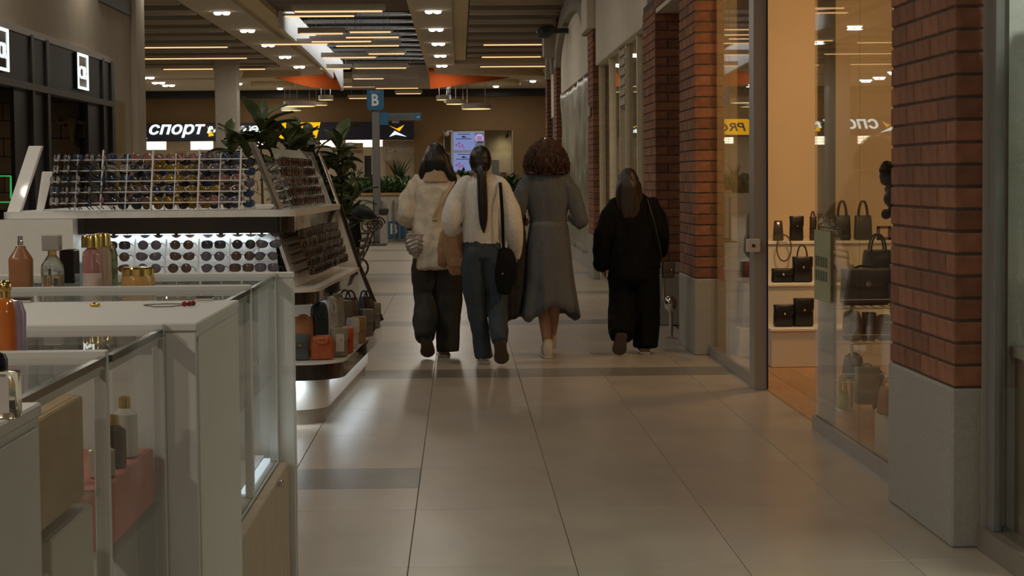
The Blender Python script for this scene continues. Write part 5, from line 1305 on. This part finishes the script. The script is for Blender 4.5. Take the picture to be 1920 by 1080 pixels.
# ================================================================== PEOPLE (walking away from the camera, +Y is forward)
M_SKIN = pm('skin', (.42,.24,.16), .5, var=.06, scale=30)
def cloth(name, col, rough=.85, b=.25): return pm('cloth_'+name, col, rough, var=.10, scale=70, bump=b, spec=.15)
M_HBLK = pm('hair_black', (.010,.008,.007), .38, var=.4, scale=30, stretch=(6,6,.4), bump=.3)
M_HBRN = pm('hair_brown', (.028,.016,.010), .42, var=.4, scale=30, stretch=(6,6,.4), bump=.3)
M_HRED = pm('hair_auburn', (.075,.030,.014), .5, var=.5, scale=25, bump=.4)
M_SOLE = pm('sole_brown', (.075,.05,.035), .7, var=.15, scale=60, bump=.2)
M_SOLEW = pm('sole_pale', (.50,.46,.40), .6)
def V(*a): return Vector(a)
def hand(mb, wr, d, n, side, curl=.35):
    """palm, four unequal bent fingers and a thumb from the side of the palm; d points to the fingertips, n out of the palm"""
    d = Vector(d).normalized(); n = Vector(n); n = (n-d*n.dot(d)).normalized(); s = d.cross(n)*side; wr = Vector(wr)
    mb.limb([(*(wr-d*.01), .022, .018), (*(wr+d*.025), .030, .015), (*(wr+d*.075), .036, .013)], n=12, ref=n)
    for k, L in enumerate((.068, .076, .071, .056)):
        b = wr + d*.078 + s*(.027-.018*k); P = []; a = .15; p = b.copy()
        for j, f in enumerate((0, .45, .30, .25)):
            if j: p = p + (d*math.cos(a)+n*math.sin(a))*L*f
            P.append((*p, .0092-.0009*j)); a += curl*1.2
        mb.limb(P, n=8)
    b = wr + d*.025 + s*.026
    mb.limb([(*b, .012), (*(b+s*.022+d*.024+n*.006), .0105), (*(b+s*.026+d*.052+n*.016), .009), (*(b+s*.022+d*.070+n*.022), .007)], n=8)
def figure(t, J):
    """whole body as one continuous skin"""
    m = MB(); h = Vector(J['head']); q = J.get('hs', 1.0)
    m.ball(h, (.074*q, .092*q, .112*q), 18, 14)
    m.ball(h+V(0,-.01,.012)*q, (.078*q, .090*q, .092*q), 18, 12)                       # skull
    m.limb([(h.x, h.y+.045*q, h.z-.05*q, .048*q, .045*q), (h.x, h.y+.062*q, h.z-.088*q, .026*q, .022*q)], n=12)   # jaw, chin
    m.limb([(h.x, h.y+.088*q, h.z+.012*q, .007*q), (h.x, h.y+.106*q, h.z-.022*q, .0125*q), (h.x, h.y+.095*q, h.z-.032*q, .010*q)], n=8)   # nose
    m.limb([(h.x-.02*q, h.y+.084*q, h.z-.055*q, .006*q), (h.x, h.y+.091*q, h.z-.055*q, .008*q), (h.x+.02*q, h.y+.084*q, h.z-.055*q, .006*q)], n=8)  # lips
    m.limb([(h.x-.05*q, h.y+.072*q, h.z+.022*q, .008*q), (h.x, h.y+.088*q, h.z+.024*q, .008*q), (h.x+.05*q, h.y+.072*q, h.z+.022*q, .008*q)], n=8) # brow
    for s in (-1, 1): m.limb([(h.x+s*.074*q, h.y-.004, h.z+.022*q, .008*q, .016*q), (h.x+s*.080*q, h.y-.008, h.z, .008*q, .018*q), (h.x+s*.075*q, h.y, h.z-.026*q, .006*q, .009*q)], n=8)   # ears
    c = Vector(J['chest']); pv = Vector(J['pelvis'])
    m.limb([(h.x, h.y-.015, h.z-.04*q, .050*q), (h.x, h.y-.022, h.z-.12*q, .050*q), (c.x, c.y-.01, c.z+.12, .06)], n=14)
    m.limb([(c.x, c.y, c.z+.10, .075, .06), (c.x, c.y, c.z+.04, .135, .085), (c.x, c.y, c.z-.06, .140, .095), ((c.x+pv.x)/2, (c.y+pv.y)/2, (c.z+pv.z)/2, .105, .078), (pv.x, pv.y, pv.z, .118, .085), (pv.x, pv.y, pv.z-.07, .105, .08)], n=20)
    for s, k in ((-1, 'L'), (1, 'R')):
        sh, el, wr = (Vector(J[x+k]) for x in ('sh', 'el', 'wr'))
        m.limb([(c.x+s*.07, c.y, c.z+.05, .05), (*(sh-Vector((0,0,.012))), .038), (*(sh*.5+el*.5), .037), (*el, .034), (*(el*.55+wr*.45), .035), (*wr, .024)], n=12)
        hand(m, wr, J.get('hd'+k, (wr-el)), J.get('hn'+k, (-s, 0, 0)), s, J.get('curl', .35))
        hp, kn, an, to = (Vector(J[x+k]) for x in ('hip', 'kn', 'an', 'to'))
        m.limb([(*hp, .066), (*(hp*.6+kn*.4), .060), (*kn, .050), (*(kn*.65+an*.35), .052), (*an, .034)], n=14)
        m.limb([(*(an+(an-to)*.22), .030), (*an, .036), (*(an*.45+to*.55), .034, .026), (*to, .022, .018)], n=10)
    b = fuse(m, 'body', M_SKIN, t, .0065, 3)
    for s in (-1, 1): MB().ball((h.x+s*.031*q, h.y+.080*q, h.z+.006*q), .011*q, 10, 8).build('eye', pm('eye', (.6,.58,.55), .2), t, world=False, smooth=60)
    return b
def shoe(t, heel, toe, up, mat, sole=M_SOLE, w=1.0, hh=1.0):
    heel, toe = Vector(heel), Vector(toe); a = (toe-heel); L = a.length; a.normalize(); up = Vector(up); up = (up-a*up.dot(a)).normalized(); s = a.cross(up)
    def rg(x, hw, z0, z1, n=16):
        c = heel+a*(x*L); o = []
        for i in range(n):
            q = 2*PI*i/n; cs, sn = math.cos(q), math.sin(q)
            o.append(c + s*(hw*w*math.copysign(abs(cs)**.7, cs)) + up*((z0+z1)/2+(z1-z0)/2*math.copysign(abs(sn)**.7, sn)))
        return o
    u = MB().rings([rg(x, hw, .012, .012+z*hh) for x, hw, z in ((-.02,.014,.04), (.0,.030,.078), (.15,.036,.092), (.32,.036,.092), (.5,.036,.072), (.7,.043,.056), (.88,.040,.044), (.98,.024,.034), (1.01,.010,.02))]).build('shoe', mat, t, world=False, smooth=60)
    MB().rings([rg(x, hw, -.002, .018) for x, hw in ((-.03,.012), (-.01,.032), (.15,.039), (.32,.037), (.5,.038), (.7,.046), (.88,.043), (1.0,.026), (1.03,.010))]).build('sole', sole, u, world=False, smooth=60)
    MB().tube([heel+a*(x*L)+up*(.105*hh-.03*(x-.3)*4*(x > .3))+s*(.018*(-1)**k) for k, x in enumerate((.34,.40,.46,.52,.58))], .003, 5).build('laces', M_WHITE, u, world=False)
    return u
def fold(amp, f1=9, vert=.5):
    def f(c):
        r = 1-2.4*abs(noise.noise(Vector((c.x*f1*1.5+3, c.y*f1*1.5, c.z*f1*vert*.8+c.x*4))))
        return amp*.6*noise.noise(Vector((c.x*f1, c.y*f1, c.z*f1*vert))) + amp*.7*r + amp*.35*noise.noise(Vector((c.x*f1*2.7+5, c.y*f1*2.7, c.z*f1*2.2)))
    return f
def strands(amp, f=45): return lambda c: amp*noise.noise(Vector((c.x*f, c.y*f, c.z*4)))
def flat_tube(pts, w, th, side):
    """strap: flat band along pts"""
    m = MB(); pts = [Vector(p) for p in pts]; rs_ = []
    for k in range(len(pts)):
        tn = (pts[min(k+1, len(pts)-1)]-pts[max(k-1, 0)]).normalized(); sd = Vector(side); sd = (sd-tn*sd.dot(tn)).normalized(); n = tn.cross(sd)
        rs_.append([pts[k]+sd*w/2+n*th/2, pts[k]-sd*w/2+n*th/2, pts[k]-sd*w/2-n*th/2, pts[k]+sd*w/2-n*th/2])
    return m.rings(rs_)

# ------------------------------------------------------------------ woman in the beige overshirt
def person_overshirt():
    X, Y = at(821, 668, 15.05).x, 15.05
    t = thing('person', 'woman with long dark hair in a beige overshirt and wide dark trousers', 'person', (X, Y, 0))
    J = dict(head=(.0,.02,1.525), chest=(0,0,1.25), pelvis=(.01,0,.90), shL=(-.165,0,1.345), elL=(-.225,-.03,1.10), wrL=(-.205,.17,1.03), shR=(.165,0,1.345), elR=(.215,-.02,1.09), wrR=(.15,.20,1.08),
             hdL=(.1,.9,.15), hipL=(-.085,0,.86), knL=(-.085,.04,.49), anL=(-.09,-.20,.20), toL=(-.085,-.165,.06), hipR=(.09,0,.86), knR=(.085,.02,.47), anR=(.05,.0,.085), toR=(.05,.17,.03))
    figure(t, J)
    hr = MB(); hr.ball((0,-.005,1.545), (.092,.108,.112), 20, 14)
    hr.limb([(0,-.03,1.60,.075,.075), (0,-.05,1.52,.098,.080), (.003,-.055,1.45,.100,.060), (.005,-.045,1.40,.080,.045)], n=18)
    hr.limb([(.06,-.03,1.56,.04,.06), (.09,-.05,1.46,.045,.055), (.125,-.055,1.40,.036,.045), (.152,-.05,1.35,.016,.025)], n=12)
    hr.limb([(-.06,-.02,1.55,.04,.06), (-.095,-.03,1.46,.035,.055), (-.112,-.03,1.385,.024,.04)], n=12)
    fuse(hr, 'hair', M_HBLK, t, .007, 3, strands(.006))
    sh = MB()
    sh.limb([(0,-.005,1.415,.07,.07), (0,0,1.385,.125,.085), (0,0,1.34,.172,.105), (0,0,1.26,.186,.125), (0,-.005,1.10,.184,.140), (.005,-.01,.95,.188,.160), (.012,-.01,.80,.192,.172), (.018,-.01,.71,.190,.172)], n=24, capk=.12)
    sh.limb([(-.135,0,1.355,.068), (-.20,-.015,1.24,.070), (-.235,-.035,1.12,.072,.065), (-.225,.04,1.075,.062), (-.215,.09,1.06,.055)], n=14)
    sh.limb([(.135,0,1.355,.068), (.19,-.01,1.24,.068), (.225,-.03,1.10,.066), (.19,.10,1.09,.058)], n=14)
    fuse(sh, 'overshirt', cloth('beige', (.64,.57,.46)), t, .008, 3, fold(.019, 7.5))
    c = MB(); c.limb([(0,-.018,1.375,.128,.108), (0,-.022,1.405,.110,.100), (0,-.025,1.44,.098,.094), (0,-.022,1.446,.092,.088)], n=22, capk=.05)
    fuse(c, 'collar', cloth('beige2', (.52,.38,.26)), t, .007, 1)
    MB().limb([(-.215,.085,1.062,.040), (-.212,.12,1.045,.038), (-.207,.165,1.03,.033)], n=12).build('dark_undersleeve', cloth('black', (.012,.012,.012)), t, world=False, smooth=60)
    tr = MB()
    tr.limb([(.01,0,.93,.135,.10), (.01,0,.84,.150,.115), (.005,0,.76,.155,.115)], n=20, capk=.2)
    tr.limb([(-.080,0,.80,.105,.12), (-.092,.035,.60,.100,.11), (-.095,.05,.47,.092,.10), (-.095,-.06,.33,.090,.10), (-.092,-.165,.225,.082,.085), (-.090,-.215,.165,.070,.070)], n=18, capk=.2)
    tr.limb([(.095,0,.80,.105,.12), (.095,.01,.55,.100,.11), (.09,.01,.35,.092,.105), (.085,0,.18,.088,.11), (.078,0,.062,.085,.115)], n=18, capk=.2)
    fuse(tr, 'trousers', cloth('charcoal', (.048,.047,.045)), t, .008, 8, fold(.015, 7))
    MB().limb([(.078,0,.045,.088,.118), (.078,0,.075,.087,.117)], n=20, caps=False).build('turned_hem', cloth('charcoal2', (.036,.035,.033)), t, world=False, smooth=60)
    shoe(t, (-.088,-.245,.175), (-.072,-.165,-.0+.015), (0,1,.35), pm('shoe_taupe', (.20,.16,.12), .7), M_SOLE, 1.25)
    shoe(t, (.045,-.07,.002), (.045,.18,.002), (0,0,1), pm('shoe_taupe', (.20,.16,.12), .7), M_SOLEW, 1.2)
    # crossbody bag
    b = thing('silver_crossbody_bag', 'silver quilted crossbody bag on the hip of the beige overshirt', 'bag', (X-.155, Y-.12, .86))
    bb = MB(); bb.limb([(0,0,-.045,.060,.030), (0,-.005,.0,.082,.042), (0,0,.06,.088,.038), (0,0,.095,.080,.024)], n=18)
    fuse(bb, 'bag_body', pm('silver_quilt', (.42,.38,.33), .32, metal=.7, var=.15, scale=60, bump=.3), b, .006, 1, lambda c: .0035*math.sin(c.z*190+14*abs(c.x)*6))
    MB().tube([(-.078,-.02,.096), (0,-.032,.104), (.078,-.02,.096)], .005, 7).build('zip_edge', cloth('beige2', (.52,.38,.26)), b, world=False)
    MB().ball((.083,-.02,.085), .012).build('ring', M_CHROME, b, world=False, smooth=60)
    P = [(.085,-.01,.09), (.115,-.03,.18), (.175,-.035,.30), (.235,-.025,.42), (.29,.02,.50), (.30,.10,.525)]
    flat_tube(P, .030, .005, (1,0,.5)).build('strap', cloth('strap_beige', (.50,.38,.25)), b, world=False)
    MB().cbox(.125,.165,-.045,-.028,.20,.222,.003).build('strap_buckle', pm('buckle', (.40,.30,.18), .4, metal=.5), b, world=False)
    ph = thing('phone', 'black phone held in front by the woman in beige', 'phone', (X-.20, Y+.26, 1.05))
    MB().cbox(-.036,.036,-.004,.004,-.07,.07,.003).build('phone_body', M_BLACK, ph, world=False)
    MB().cbox(-.033,.033,.0042,.0050,-.066,.066,.0004).build('screen', pm('phone_screen', (.05,.05,.06), .1), ph, world=False)
person_overshirt()
# ------------------------------------------------------------------ woman with the ponytail
def person_ponytail():
    X, Y = at(907, 682, 14.47).x, 14.47
    t = thing('person', 'woman with a long black ponytail in a cream jumper and blue jeans', 'person', (X, Y, 0))
    J = dict(head=(-.01,.01,1.515), chest=(0,0,1.235), pelvis=(0,0,.89), shL=(-.15,0,1.325), elL=(-.22,-.04,1.06), wrL=(-.16,.17,1.02), shR=(.15,0,1.325), elR=(.235,-.03,1.05), wrR=(.248,.04,.83),
             hdR=(.0,.15,-1), hipL=(-.075,0,.84), knL=(-.06,.02,.46), anL=(.0,.0,.085), toL=(.0,.17,.03), hipR=(.08,0,.84), knR=(.10,.06,.48), anR=(.12,-.20,.20), toR=(.125,-.17,.055))
    figure(t, J)
    hr = MB(); hr.ball((-.01,-.005,1.530), (.082,.102,.106), 22, 16); hr.ball((-.01,-.02,1.50), (.080,.092,.085), 18, 12)
    hr.limb([(-.01,-.09,1.465,.030), (-.005,-.125,1.43,.034), (-.003,-.135,1.38,.036), (0,-.145,1.26,.038), (.003,-.15,1.14,.036), (.006,-.15,1.05,.028), (.008,-.15,.985,.005)], n=14)
    fuse(hr, 'hair', M_HBLK, t, .006, 3, strands(.0035))
    MB().tube([(-.006+.034*math.cos(a), -.116+.020*math.sin(a)*.6, 1.44+.022*math.sin(a)) for a in [2*PI*k/16 for k in range(16)]], .008, 7, True).build('hair_tie', M_BLACK, t, world=False, smooth=60)
    sw = MB()
    sw.limb([(-.005,-.005,1.405,.066,.066), (0,0,1.375,.115,.085), (0,0,1.33,.160,.105), (0,0,1.24,.166,.118), (0,0,1.10,.152,.122), (0,0,.98,.146,.120), (0,0,.915,.142,.112)], n=24, capk=.12)
    sw.limb([(-.115,0,1.345,.070), (-.175,-.02,1.24,.078), (-.215,-.045,1.13,.085), (-.235,-.045,1.05,.072), (-.215,.02,1.0,.060), (-.175,.12,1.0,.045)], n=16)
    sw.limb([(.115,0,1.345,.070), (.170,-.01,1.24,.075), (.205,-.03,1.13,.080), (.228,-.04,1.02,.078), (.245,-.01,.92,.062), (.252,.025,.84,.040), (.252,.03,.80,.028)], n=16)
    fuse(sw, 'jumper', cloth('cream', (.76,.73,.66)), t, .008, 4, fold(.008, 7))
    MB().limb([(0,0,.930,.146,.115), (0,0,.902,.143,.113)], n=24, caps=False).build('hem_rib', cloth('cream', (.76,.73,.66)), t, world=False, smooth=60)
    tr = MB()
    tr.limb([(.0,0,.935,.132,.100), (.0,-.005,.86,.145,.116), (.0,-.01,.79,.150,.118)], n=20, capk=.2)
    tr.limb([(-.068,-.01,.86,.075,.105), (-.075,-.01,.78,.088,.115), (-.070,.005,.62,.085,.105), (-.055,.015,.45,.075,.092), (-.025,.005,.25,.064,.080), (.0,0,.045,.064,.098)], n=18, capk=.2)
    tr.limb([(.068,-.01,.86,.075,.105), (.080,-.01,.78,.088,.115), (.095,.03,.62,.086,.105), (.102,.05,.48,.078,.09), (.110,-.08,.33,.070,.082), (.115,-.17,.235,.064,.075), (.117,-.215,.178,.058,.062)], n=18, capk=.2)
    fuse(tr, 'jeans', cloth('denim', (.055,.072,.090)), t, .008, 8, fold(.011, 8))
    shoe(t, (.0,-.075,.002), (.0,.17,.002), (0,0,1), pm('shoe_cream', (.42,.35,.26), .7), M_SOLEW, 1.1)
    shoe(t, (.118,-.245,.18), (.135,-.19,.015), (0,1,.3), pm('shoe_cream', (.42,.35,.26), .7), M_SOLE, 1.25)
    b = thing('black_shoulder_bag', 'round black shoulder bag at the hip of the cream jumper', 'bag', (X+.165, Y-.10, .70))
    bb = MB(); bb.limb([(-.01,0,-.15,.050,.035), (0,0,-.05,.078,.050), (.005,0,.06,.082,.050), (0,0,.14,.055,.035)], n=18)
    fuse(bb, 'bag_body', cloth('blackbag', (.010,.010,.011)), b, .008, 3, fold(.006, 12))
    flat_tube([(-.01,-.02,.14), (-.015,-.035,.28), (-.018,-.045,.42), (-.025,-.035,.55), (-.03,.0,.645), (-.035,.06,.665)], .024, .005, (1,0,0)).build('strap', cloth('blackbag', (.010,.010,.011)), b, world=False)
    MB().ball((-.02,-.045,-.02), .010).build('buckle', M_CHROME, b, world=False, smooth=60)
    k = thing('tan_jacket', 'folded tan jacket hanging over the arm of the woman with the ponytail', 'jacket', (X-.20, Y+.03, 0))
    kk = MB(); kk.limb([(.02,.08,1.03,.050,.06), (.0,.02,.98,.060,.07), (-.005,-.02,.86,.062,.06), (.0,-.03,.76,.066,.05), (.01,-.03,.70,.062,.04)], n=16)
    kk.limb([(-.04,.08,1.03,.035,.05), (-.07,.05,.96,.045,.05), (-.09,.03,.84,.050,.05), (-.10,.03,.76,.040,.04)], n=14)
    fuse(kk, 'jacket_body', cloth('tan', (.34,.20,.11)), k, .008, 3, fold(.012, 12))
    MB().cbox(-.04,.05,-.085,-.078,.73,.80,.003).build('pocket', cloth('tan2', (.36,.22,.12)), k, world=False)
person_ponytail()
# ------------------------------------------------------------------ woman in the grey dress
def person_dress():
    X, Y = at(1027, 673, 14.85).x, 14.85
    t = thing('person', 'woman with curly auburn bob in a long grey dress and white trainers', 'person', (X, Y, 0))
    J = dict(head=(.0,.01,1.565), chest=(0,0,1.265), pelvis=(0,0,.92), shL=(-.16,0,1.355), elL=(-.215,-.03,1.13), wrL=(-.19,.19,1.07), shR=(.165,0,1.355), elR=(.245,-.03,1.09), wrR=(.20,.19,1.08),
             hipL=(-.07,0,.87), knL=(-.035,.02,.48), anL=(.0,.0,.085), toL=(.0,.17,.03), hipR=(.07,0,.87), knR=(.06,.10,.49), anR=(.045,.30,.12), toR=(.04,.46,.06))
    figure(t, J)
    hr = MB(); hr.ball((0,-.005,1.585), (.105,.115,.108), 20, 14); hr.ball((0,-.02,1.52), (.138,.122,.095), 20, 12); hr.ball((0,-.02,1.475), (.150,.118,.060), 20, 10)
    rr_ = random.Random(5)
    h0 = fuse(hr, 'hair', M_HRED, t, .007, 4, lambda c: .012*noise.noise(Vector((c.x*22, c.y*22, c.z*9))))
    st = MB()
    for i in range(620):
        a = rr_.uniform(0, 2*PI); q1, q2 = rr_.uniform(0, 6), rr_.uniform(0, 6); sp = rr_.uniform(.92, 1.10); end = rr_.uniform(.75, 1.03); P = []
        if math.sin(a) > .5: end = .3
        for j in range(13):
            s = end*j/12; rad = (.025+.128*math.sin(min(1, s*1.25)*PI/2)**.85 + .012*s)*sp + .007*math.sin(s*24+q2)
            aa = a + .10*math.sin(s*19+q1)*s
            P.append((rad*math.cos(aa), -.018+rad*.84*math.sin(aa), 1.692-.275*s**1.25-.02*(sp-1)))
        st.tube(P, [.0034]*12+[.0012], 3)
    st.build('hair_curls', M_HRED, h0, world=False, smooth=180)
    hc = MB().tube([(-.02,-.06,1.682), (0,-.065,1.692), (.02,-.06,1.684)], .008, 7).build('hair_clip', M_CHROME, t, world=False, smooth=60)
    dr = MB()
    dr.limb([(0,-.01,1.418,.075,.068), (0,-.005,1.395,.125,.085), (.005,0,1.362,.172,.104), (.008,0,1.26,.172,.112), (.008,0,1.15,.155,.105), (.010,0,1.06,.138,.100), (.012,0,.98,.150,.115), (.014,-.005,.88,.168,.132), (.016,-.005,.80,.168,.135)], n=24, capk=.12)
    dr.limb([(-.125,0,1.362,.072), (-.185,-.015,1.26,.064), (-.215,-.03,1.13,.054), (-.205,.08,1.09,.046), (-.19,.15,1.075,.040)], n=14)
    dr.limb([(.13,0,1.362,.072), (.20,-.015,1.25,.064), (.25,-.04,1.10,.056), (.262,-.03,1.04,.050), (.235,.08,1.06,.046), (.21,.15,1.075,.040)], n=14)
    fuse(dr, 'dress_bodice', cloth('grey', (.125,.132,.142)), t, .008, 3, fold(.009, 8))
    # skirt with hanging folds, open below
    m = MB(); n = 72; rings_ = []
    prof = [(1.055,.140,.103,0), (.97,.155,.120,.0), (.86,.172,.138,.003), (.74,.178,.148,.008), (.60,.190,.158,.014), (.47,.208,.170,.020), (.335,.226,.184,.026)]
    for z, rx_, ry_, am in prof:
        R = []
        for i in range(n):
            a = 2*PI*i/n; k = 1 + am*3.2*math.sin(7*a+.6)+am*2.0*math.sin(11*a+2)+.02*noise.noise(Vector((a*2, z*5, 1)))
            zz = z
            if z < .75: zz = z - (.75-z)/.39*(.035*math.sin(2*a+.4)+.02*math.sin(5*a))+(.03 if math.sin(a) < -.4 and abs(math.cos(a)) < .6 else 0)*(.75-z)/.39
            R.append((.012+rx_*k*math.cos(a), ry_*k*math.sin(a)-.005, zz))
        rings_.append(R)
    m.rings(rings_, cap=False); o = m.build('dress_skirt', cloth('grey', (.125,.132,.142)), t, smooth=180, world=False)
    md = o.modifiers.new('s', 'SUBSURF'); md.levels = 1; md.render_levels = 1
    md = o.modifiers.new('t', 'SOLIDIFY'); md.thickness = .006
    MB().tube([(.010+.140*math.cos(a), .102*math.sin(a), 1.058) for a in [2*PI*k/40 for k in range(40)]], .005, 6, True).build('waist_seam', cloth('grey2', (.13,.115,.10)), t, world=False, smooth=60)
    # loose coat hanging on the left arm
    k = thing('grey_coat', 'dark grey coat carried on the left arm of the woman in the dress', 'coat', (X-.225, Y-.01, 0))
    P = [(-.00,.06,1.13,.045,.07), (-.005,.02,1.06,.050,.075), (-.005,-.01,.95,.062,.07), (-.01,-.02,.80,.075,.07), (-.03,-.02,.62,.085,.075), (-.05,-.02,.46,.095,.075), (-.065,-.02,.36,.080,.06)]
    kk = MB(); kk.limb(P, n=20); kk.limb([(-.03,-.02,.60,.05,.05), (-.07,-.025,.42,.055,.045), (-.10,-.03,.29,.018,.02), (-.108,-.03,.245,.006,.008)], n=14)
    fuse(kk, 'coat_body', cloth('darkgrey', (.046,.05,.055)), k, .009, 3, fold(.016, 9, .25))
    MB().limb([(-.015,-.09,.95,.012,.006), (-.03,-.098,.70,.012,.006), (-.06,-.10,.45,.012,.006)], n=8).build('coat_lapel', cloth('darkgrey2', (.062,.055,.05)), k, world=False, smooth=60)
    shoe(t, (.0,-.075,.002), (.0,.17,.002), (0,0,1), pm('shoe_white', (.56,.50,.44), .6), M_SOLEW, 1.15, 1.5)
    shoe(t, (.045,.24,.055), (.04,.47,.03), (0,-.1,1), pm('shoe_white', (.56,.50,.44), .6), M_SOLEW, 1.15, 1.4)
    MB().limb([(.0,-.005,.10,.040), (.0,-.005,.155,.039)], n=16, caps=False).build('ankle_sock', cloth('sock', (.30,.17,.11)), t, world=False, smooth=60)
person_dress()
# ------------------------------------------------------------------ short woman in black
def person_black():
    X, Y = at(1189, 667, 15.1).x, 15.1
    t = thing('person', 'shorter woman with long brown hair in a loose black jacket and wide trousers', 'person', (X, Y, 0))
    J = dict(head=(-.04,.02,1.34), hs=.92, chest=(-.01,0,1.06), pelvis=(0,0,.76), shL=(-.165,0,1.155), elL=(-.225,-.03,.92), wrL=(-.235,.03,.705), shR=(.16,0,1.155), elR=(.225,-.02,.91), wrR=(.20,.14,.77),
             hdL=(.0,.1,-1), hnL=(1,0,0), hipL=(-.075,0,.72), knL=(-.08,.04,.42), anL=(-.10,-.18,.18), toL=(-.10,-.15,.05), hipR=(.075,0,.72), knR=(.085,.02,.40), anR=(.085,0,.08), toR=(.085,.16,.03))
    figure(t, J)
    hr = MB(); hr.ball((-.04,-.0,1.355), (.084,.100,.100), 20, 14)
    hr.limb([(-.04,-.03,1.40,.070,.065), (-.04,-.055,1.32,.088,.075), (-.038,-.075,1.24,.092,.060), (-.032,-.095,1.15,.088,.040), (-.028,-.105,1.08,.070,.026), (-.02,-.105,1.03,.030,.014)], n=18)
    hr.limb([(.02,-.03,1.33,.036,.05), (.035,-.055,1.24,.036,.045), (.045,-.07,1.15,.026,.03)], n=12); hr.limb([(-.10,-.03,1.33,.034,.05), (-.112,-.05,1.24,.034,.045), (-.10,-.08,1.14,.03,.03)], n=12)
    fuse(hr, 'hair', M_HBRN, t, .007, 3, strands(.006))
    M_B = cloth('jacketblack', (.0045,.0045,.0045)); jk = MB()
    jk.limb([(-.03,-.01,1.235,.075,.07), (-.02,0,1.20,.13,.09), (-.012,0,1.155,.182,.112), (-.005,0,1.05,.205,.130), (.0,0,.92,.205,.135), (.003,0,.78,.205,.138), (.003,0,.67,.205,.138)], n=24, capk=.12)
    jk.limb([(-.13,0,1.165,.075), (-.195,-.015,1.05,.076), (-.235,-.03,.93,.074), (-.25,-.01,.82,.068), (-.25,.015,.74,.062,.066), (-.252,.02,.71,.066)], n=14)
    jk.limb([(.13,0,1.165,.075), (.185,-.01,1.05,.074), (.215,-.025,.92,.070), (.215,.06,.83,.06), (.205,.11,.79,.055)], n=14)
    fuse(jk, 'jacket', M_B, t, .008, 3, fold(.012, 8))
    hd_ = MB(); hd_.limb([(-.03,-.035,1.225,.105,.045), (-.03,-.06,1.17,.115,.04), (-.03,-.075,1.13,.07,.025)], n=16); fuse(hd_, 'hood', M_B, t, .009, 3, fold(.008, 10))
    tr = MB()
    tr.limb([(0,0,.80,.16,.12), (0,0,.70,.185,.14), (0,0,.60,.185,.14), (0,0,.55,.14,.11)], n=20, capk=.2)
    tr.limb([(-.085,0,.66,.110,.125), (-.09,.03,.48,.105,.12), (-.095,-.02,.33,.105,.12), (-.105,-.11,.225,.105,.105), (-.112,-.19,.16,.092,.08)], n=18, capk=.2)
    tr.limb([(.09,0,.66,.110,.125), (.10,.01,.45,.108,.12), (.098,.01,.25,.105,.125), (.092,0,.06,.098,.125)], n=18, capk=.2)
    fuse(tr, 'wide_trousers', cloth('blacktrouser', (.0045,.0045,.0045)), t, .008, 3, fold(.010, 8))
    shoe(t, (-.115,-.235,.175), (-.135,-.165,.012), (0,1,.35), pm('shoe_tan', (.22,.14,.09), .7), M_SOLE, 1.25)
    shoe(t, (.085,-.07,.002), (.085,.16,.002), (0,0,1), pm('shoe_tan', (.22,.14,.09), .7), M_SOLEW, 1.15)
    b = thing('brown_crossbody_bag', 'small dark brown bag on a thin strap at the right hip', 'bag', (X+.27, Y-.02, .66))
    bb = MB(); bb.rings([sring(0,0,.045,.03,-.065), sring(0,0,.05,.036,-.055), sring(0,0,.05,.036,.03), sring(0,0,.042,.02,.055)]); fuse(bb, 'bag_body', L_BRN, b, .005, 2)
    MB().rings([sring(0,-.012,.051,.03,.058), sring(0,-.016,.052,.028,.02), sring(0,-.02,.048,.022,-.015)]).build('flap', L_BRN, b, world=False, smooth=50)
    MB().ball((.02,-.042,.0), .008).build('clasp', M_GOLD, b, world=False, smooth=60)
    MB().tube([(-.045,-.02,.05), (-.075,-.08,.20), (-.115,-.125,.36), (-.15,-.115,.48), (-.165,-.05,.555)], .0045, 7).build('strap', pm('strap_thin', (.06,.035,.02), .5), b, world=False, smooth=60)
person_black()
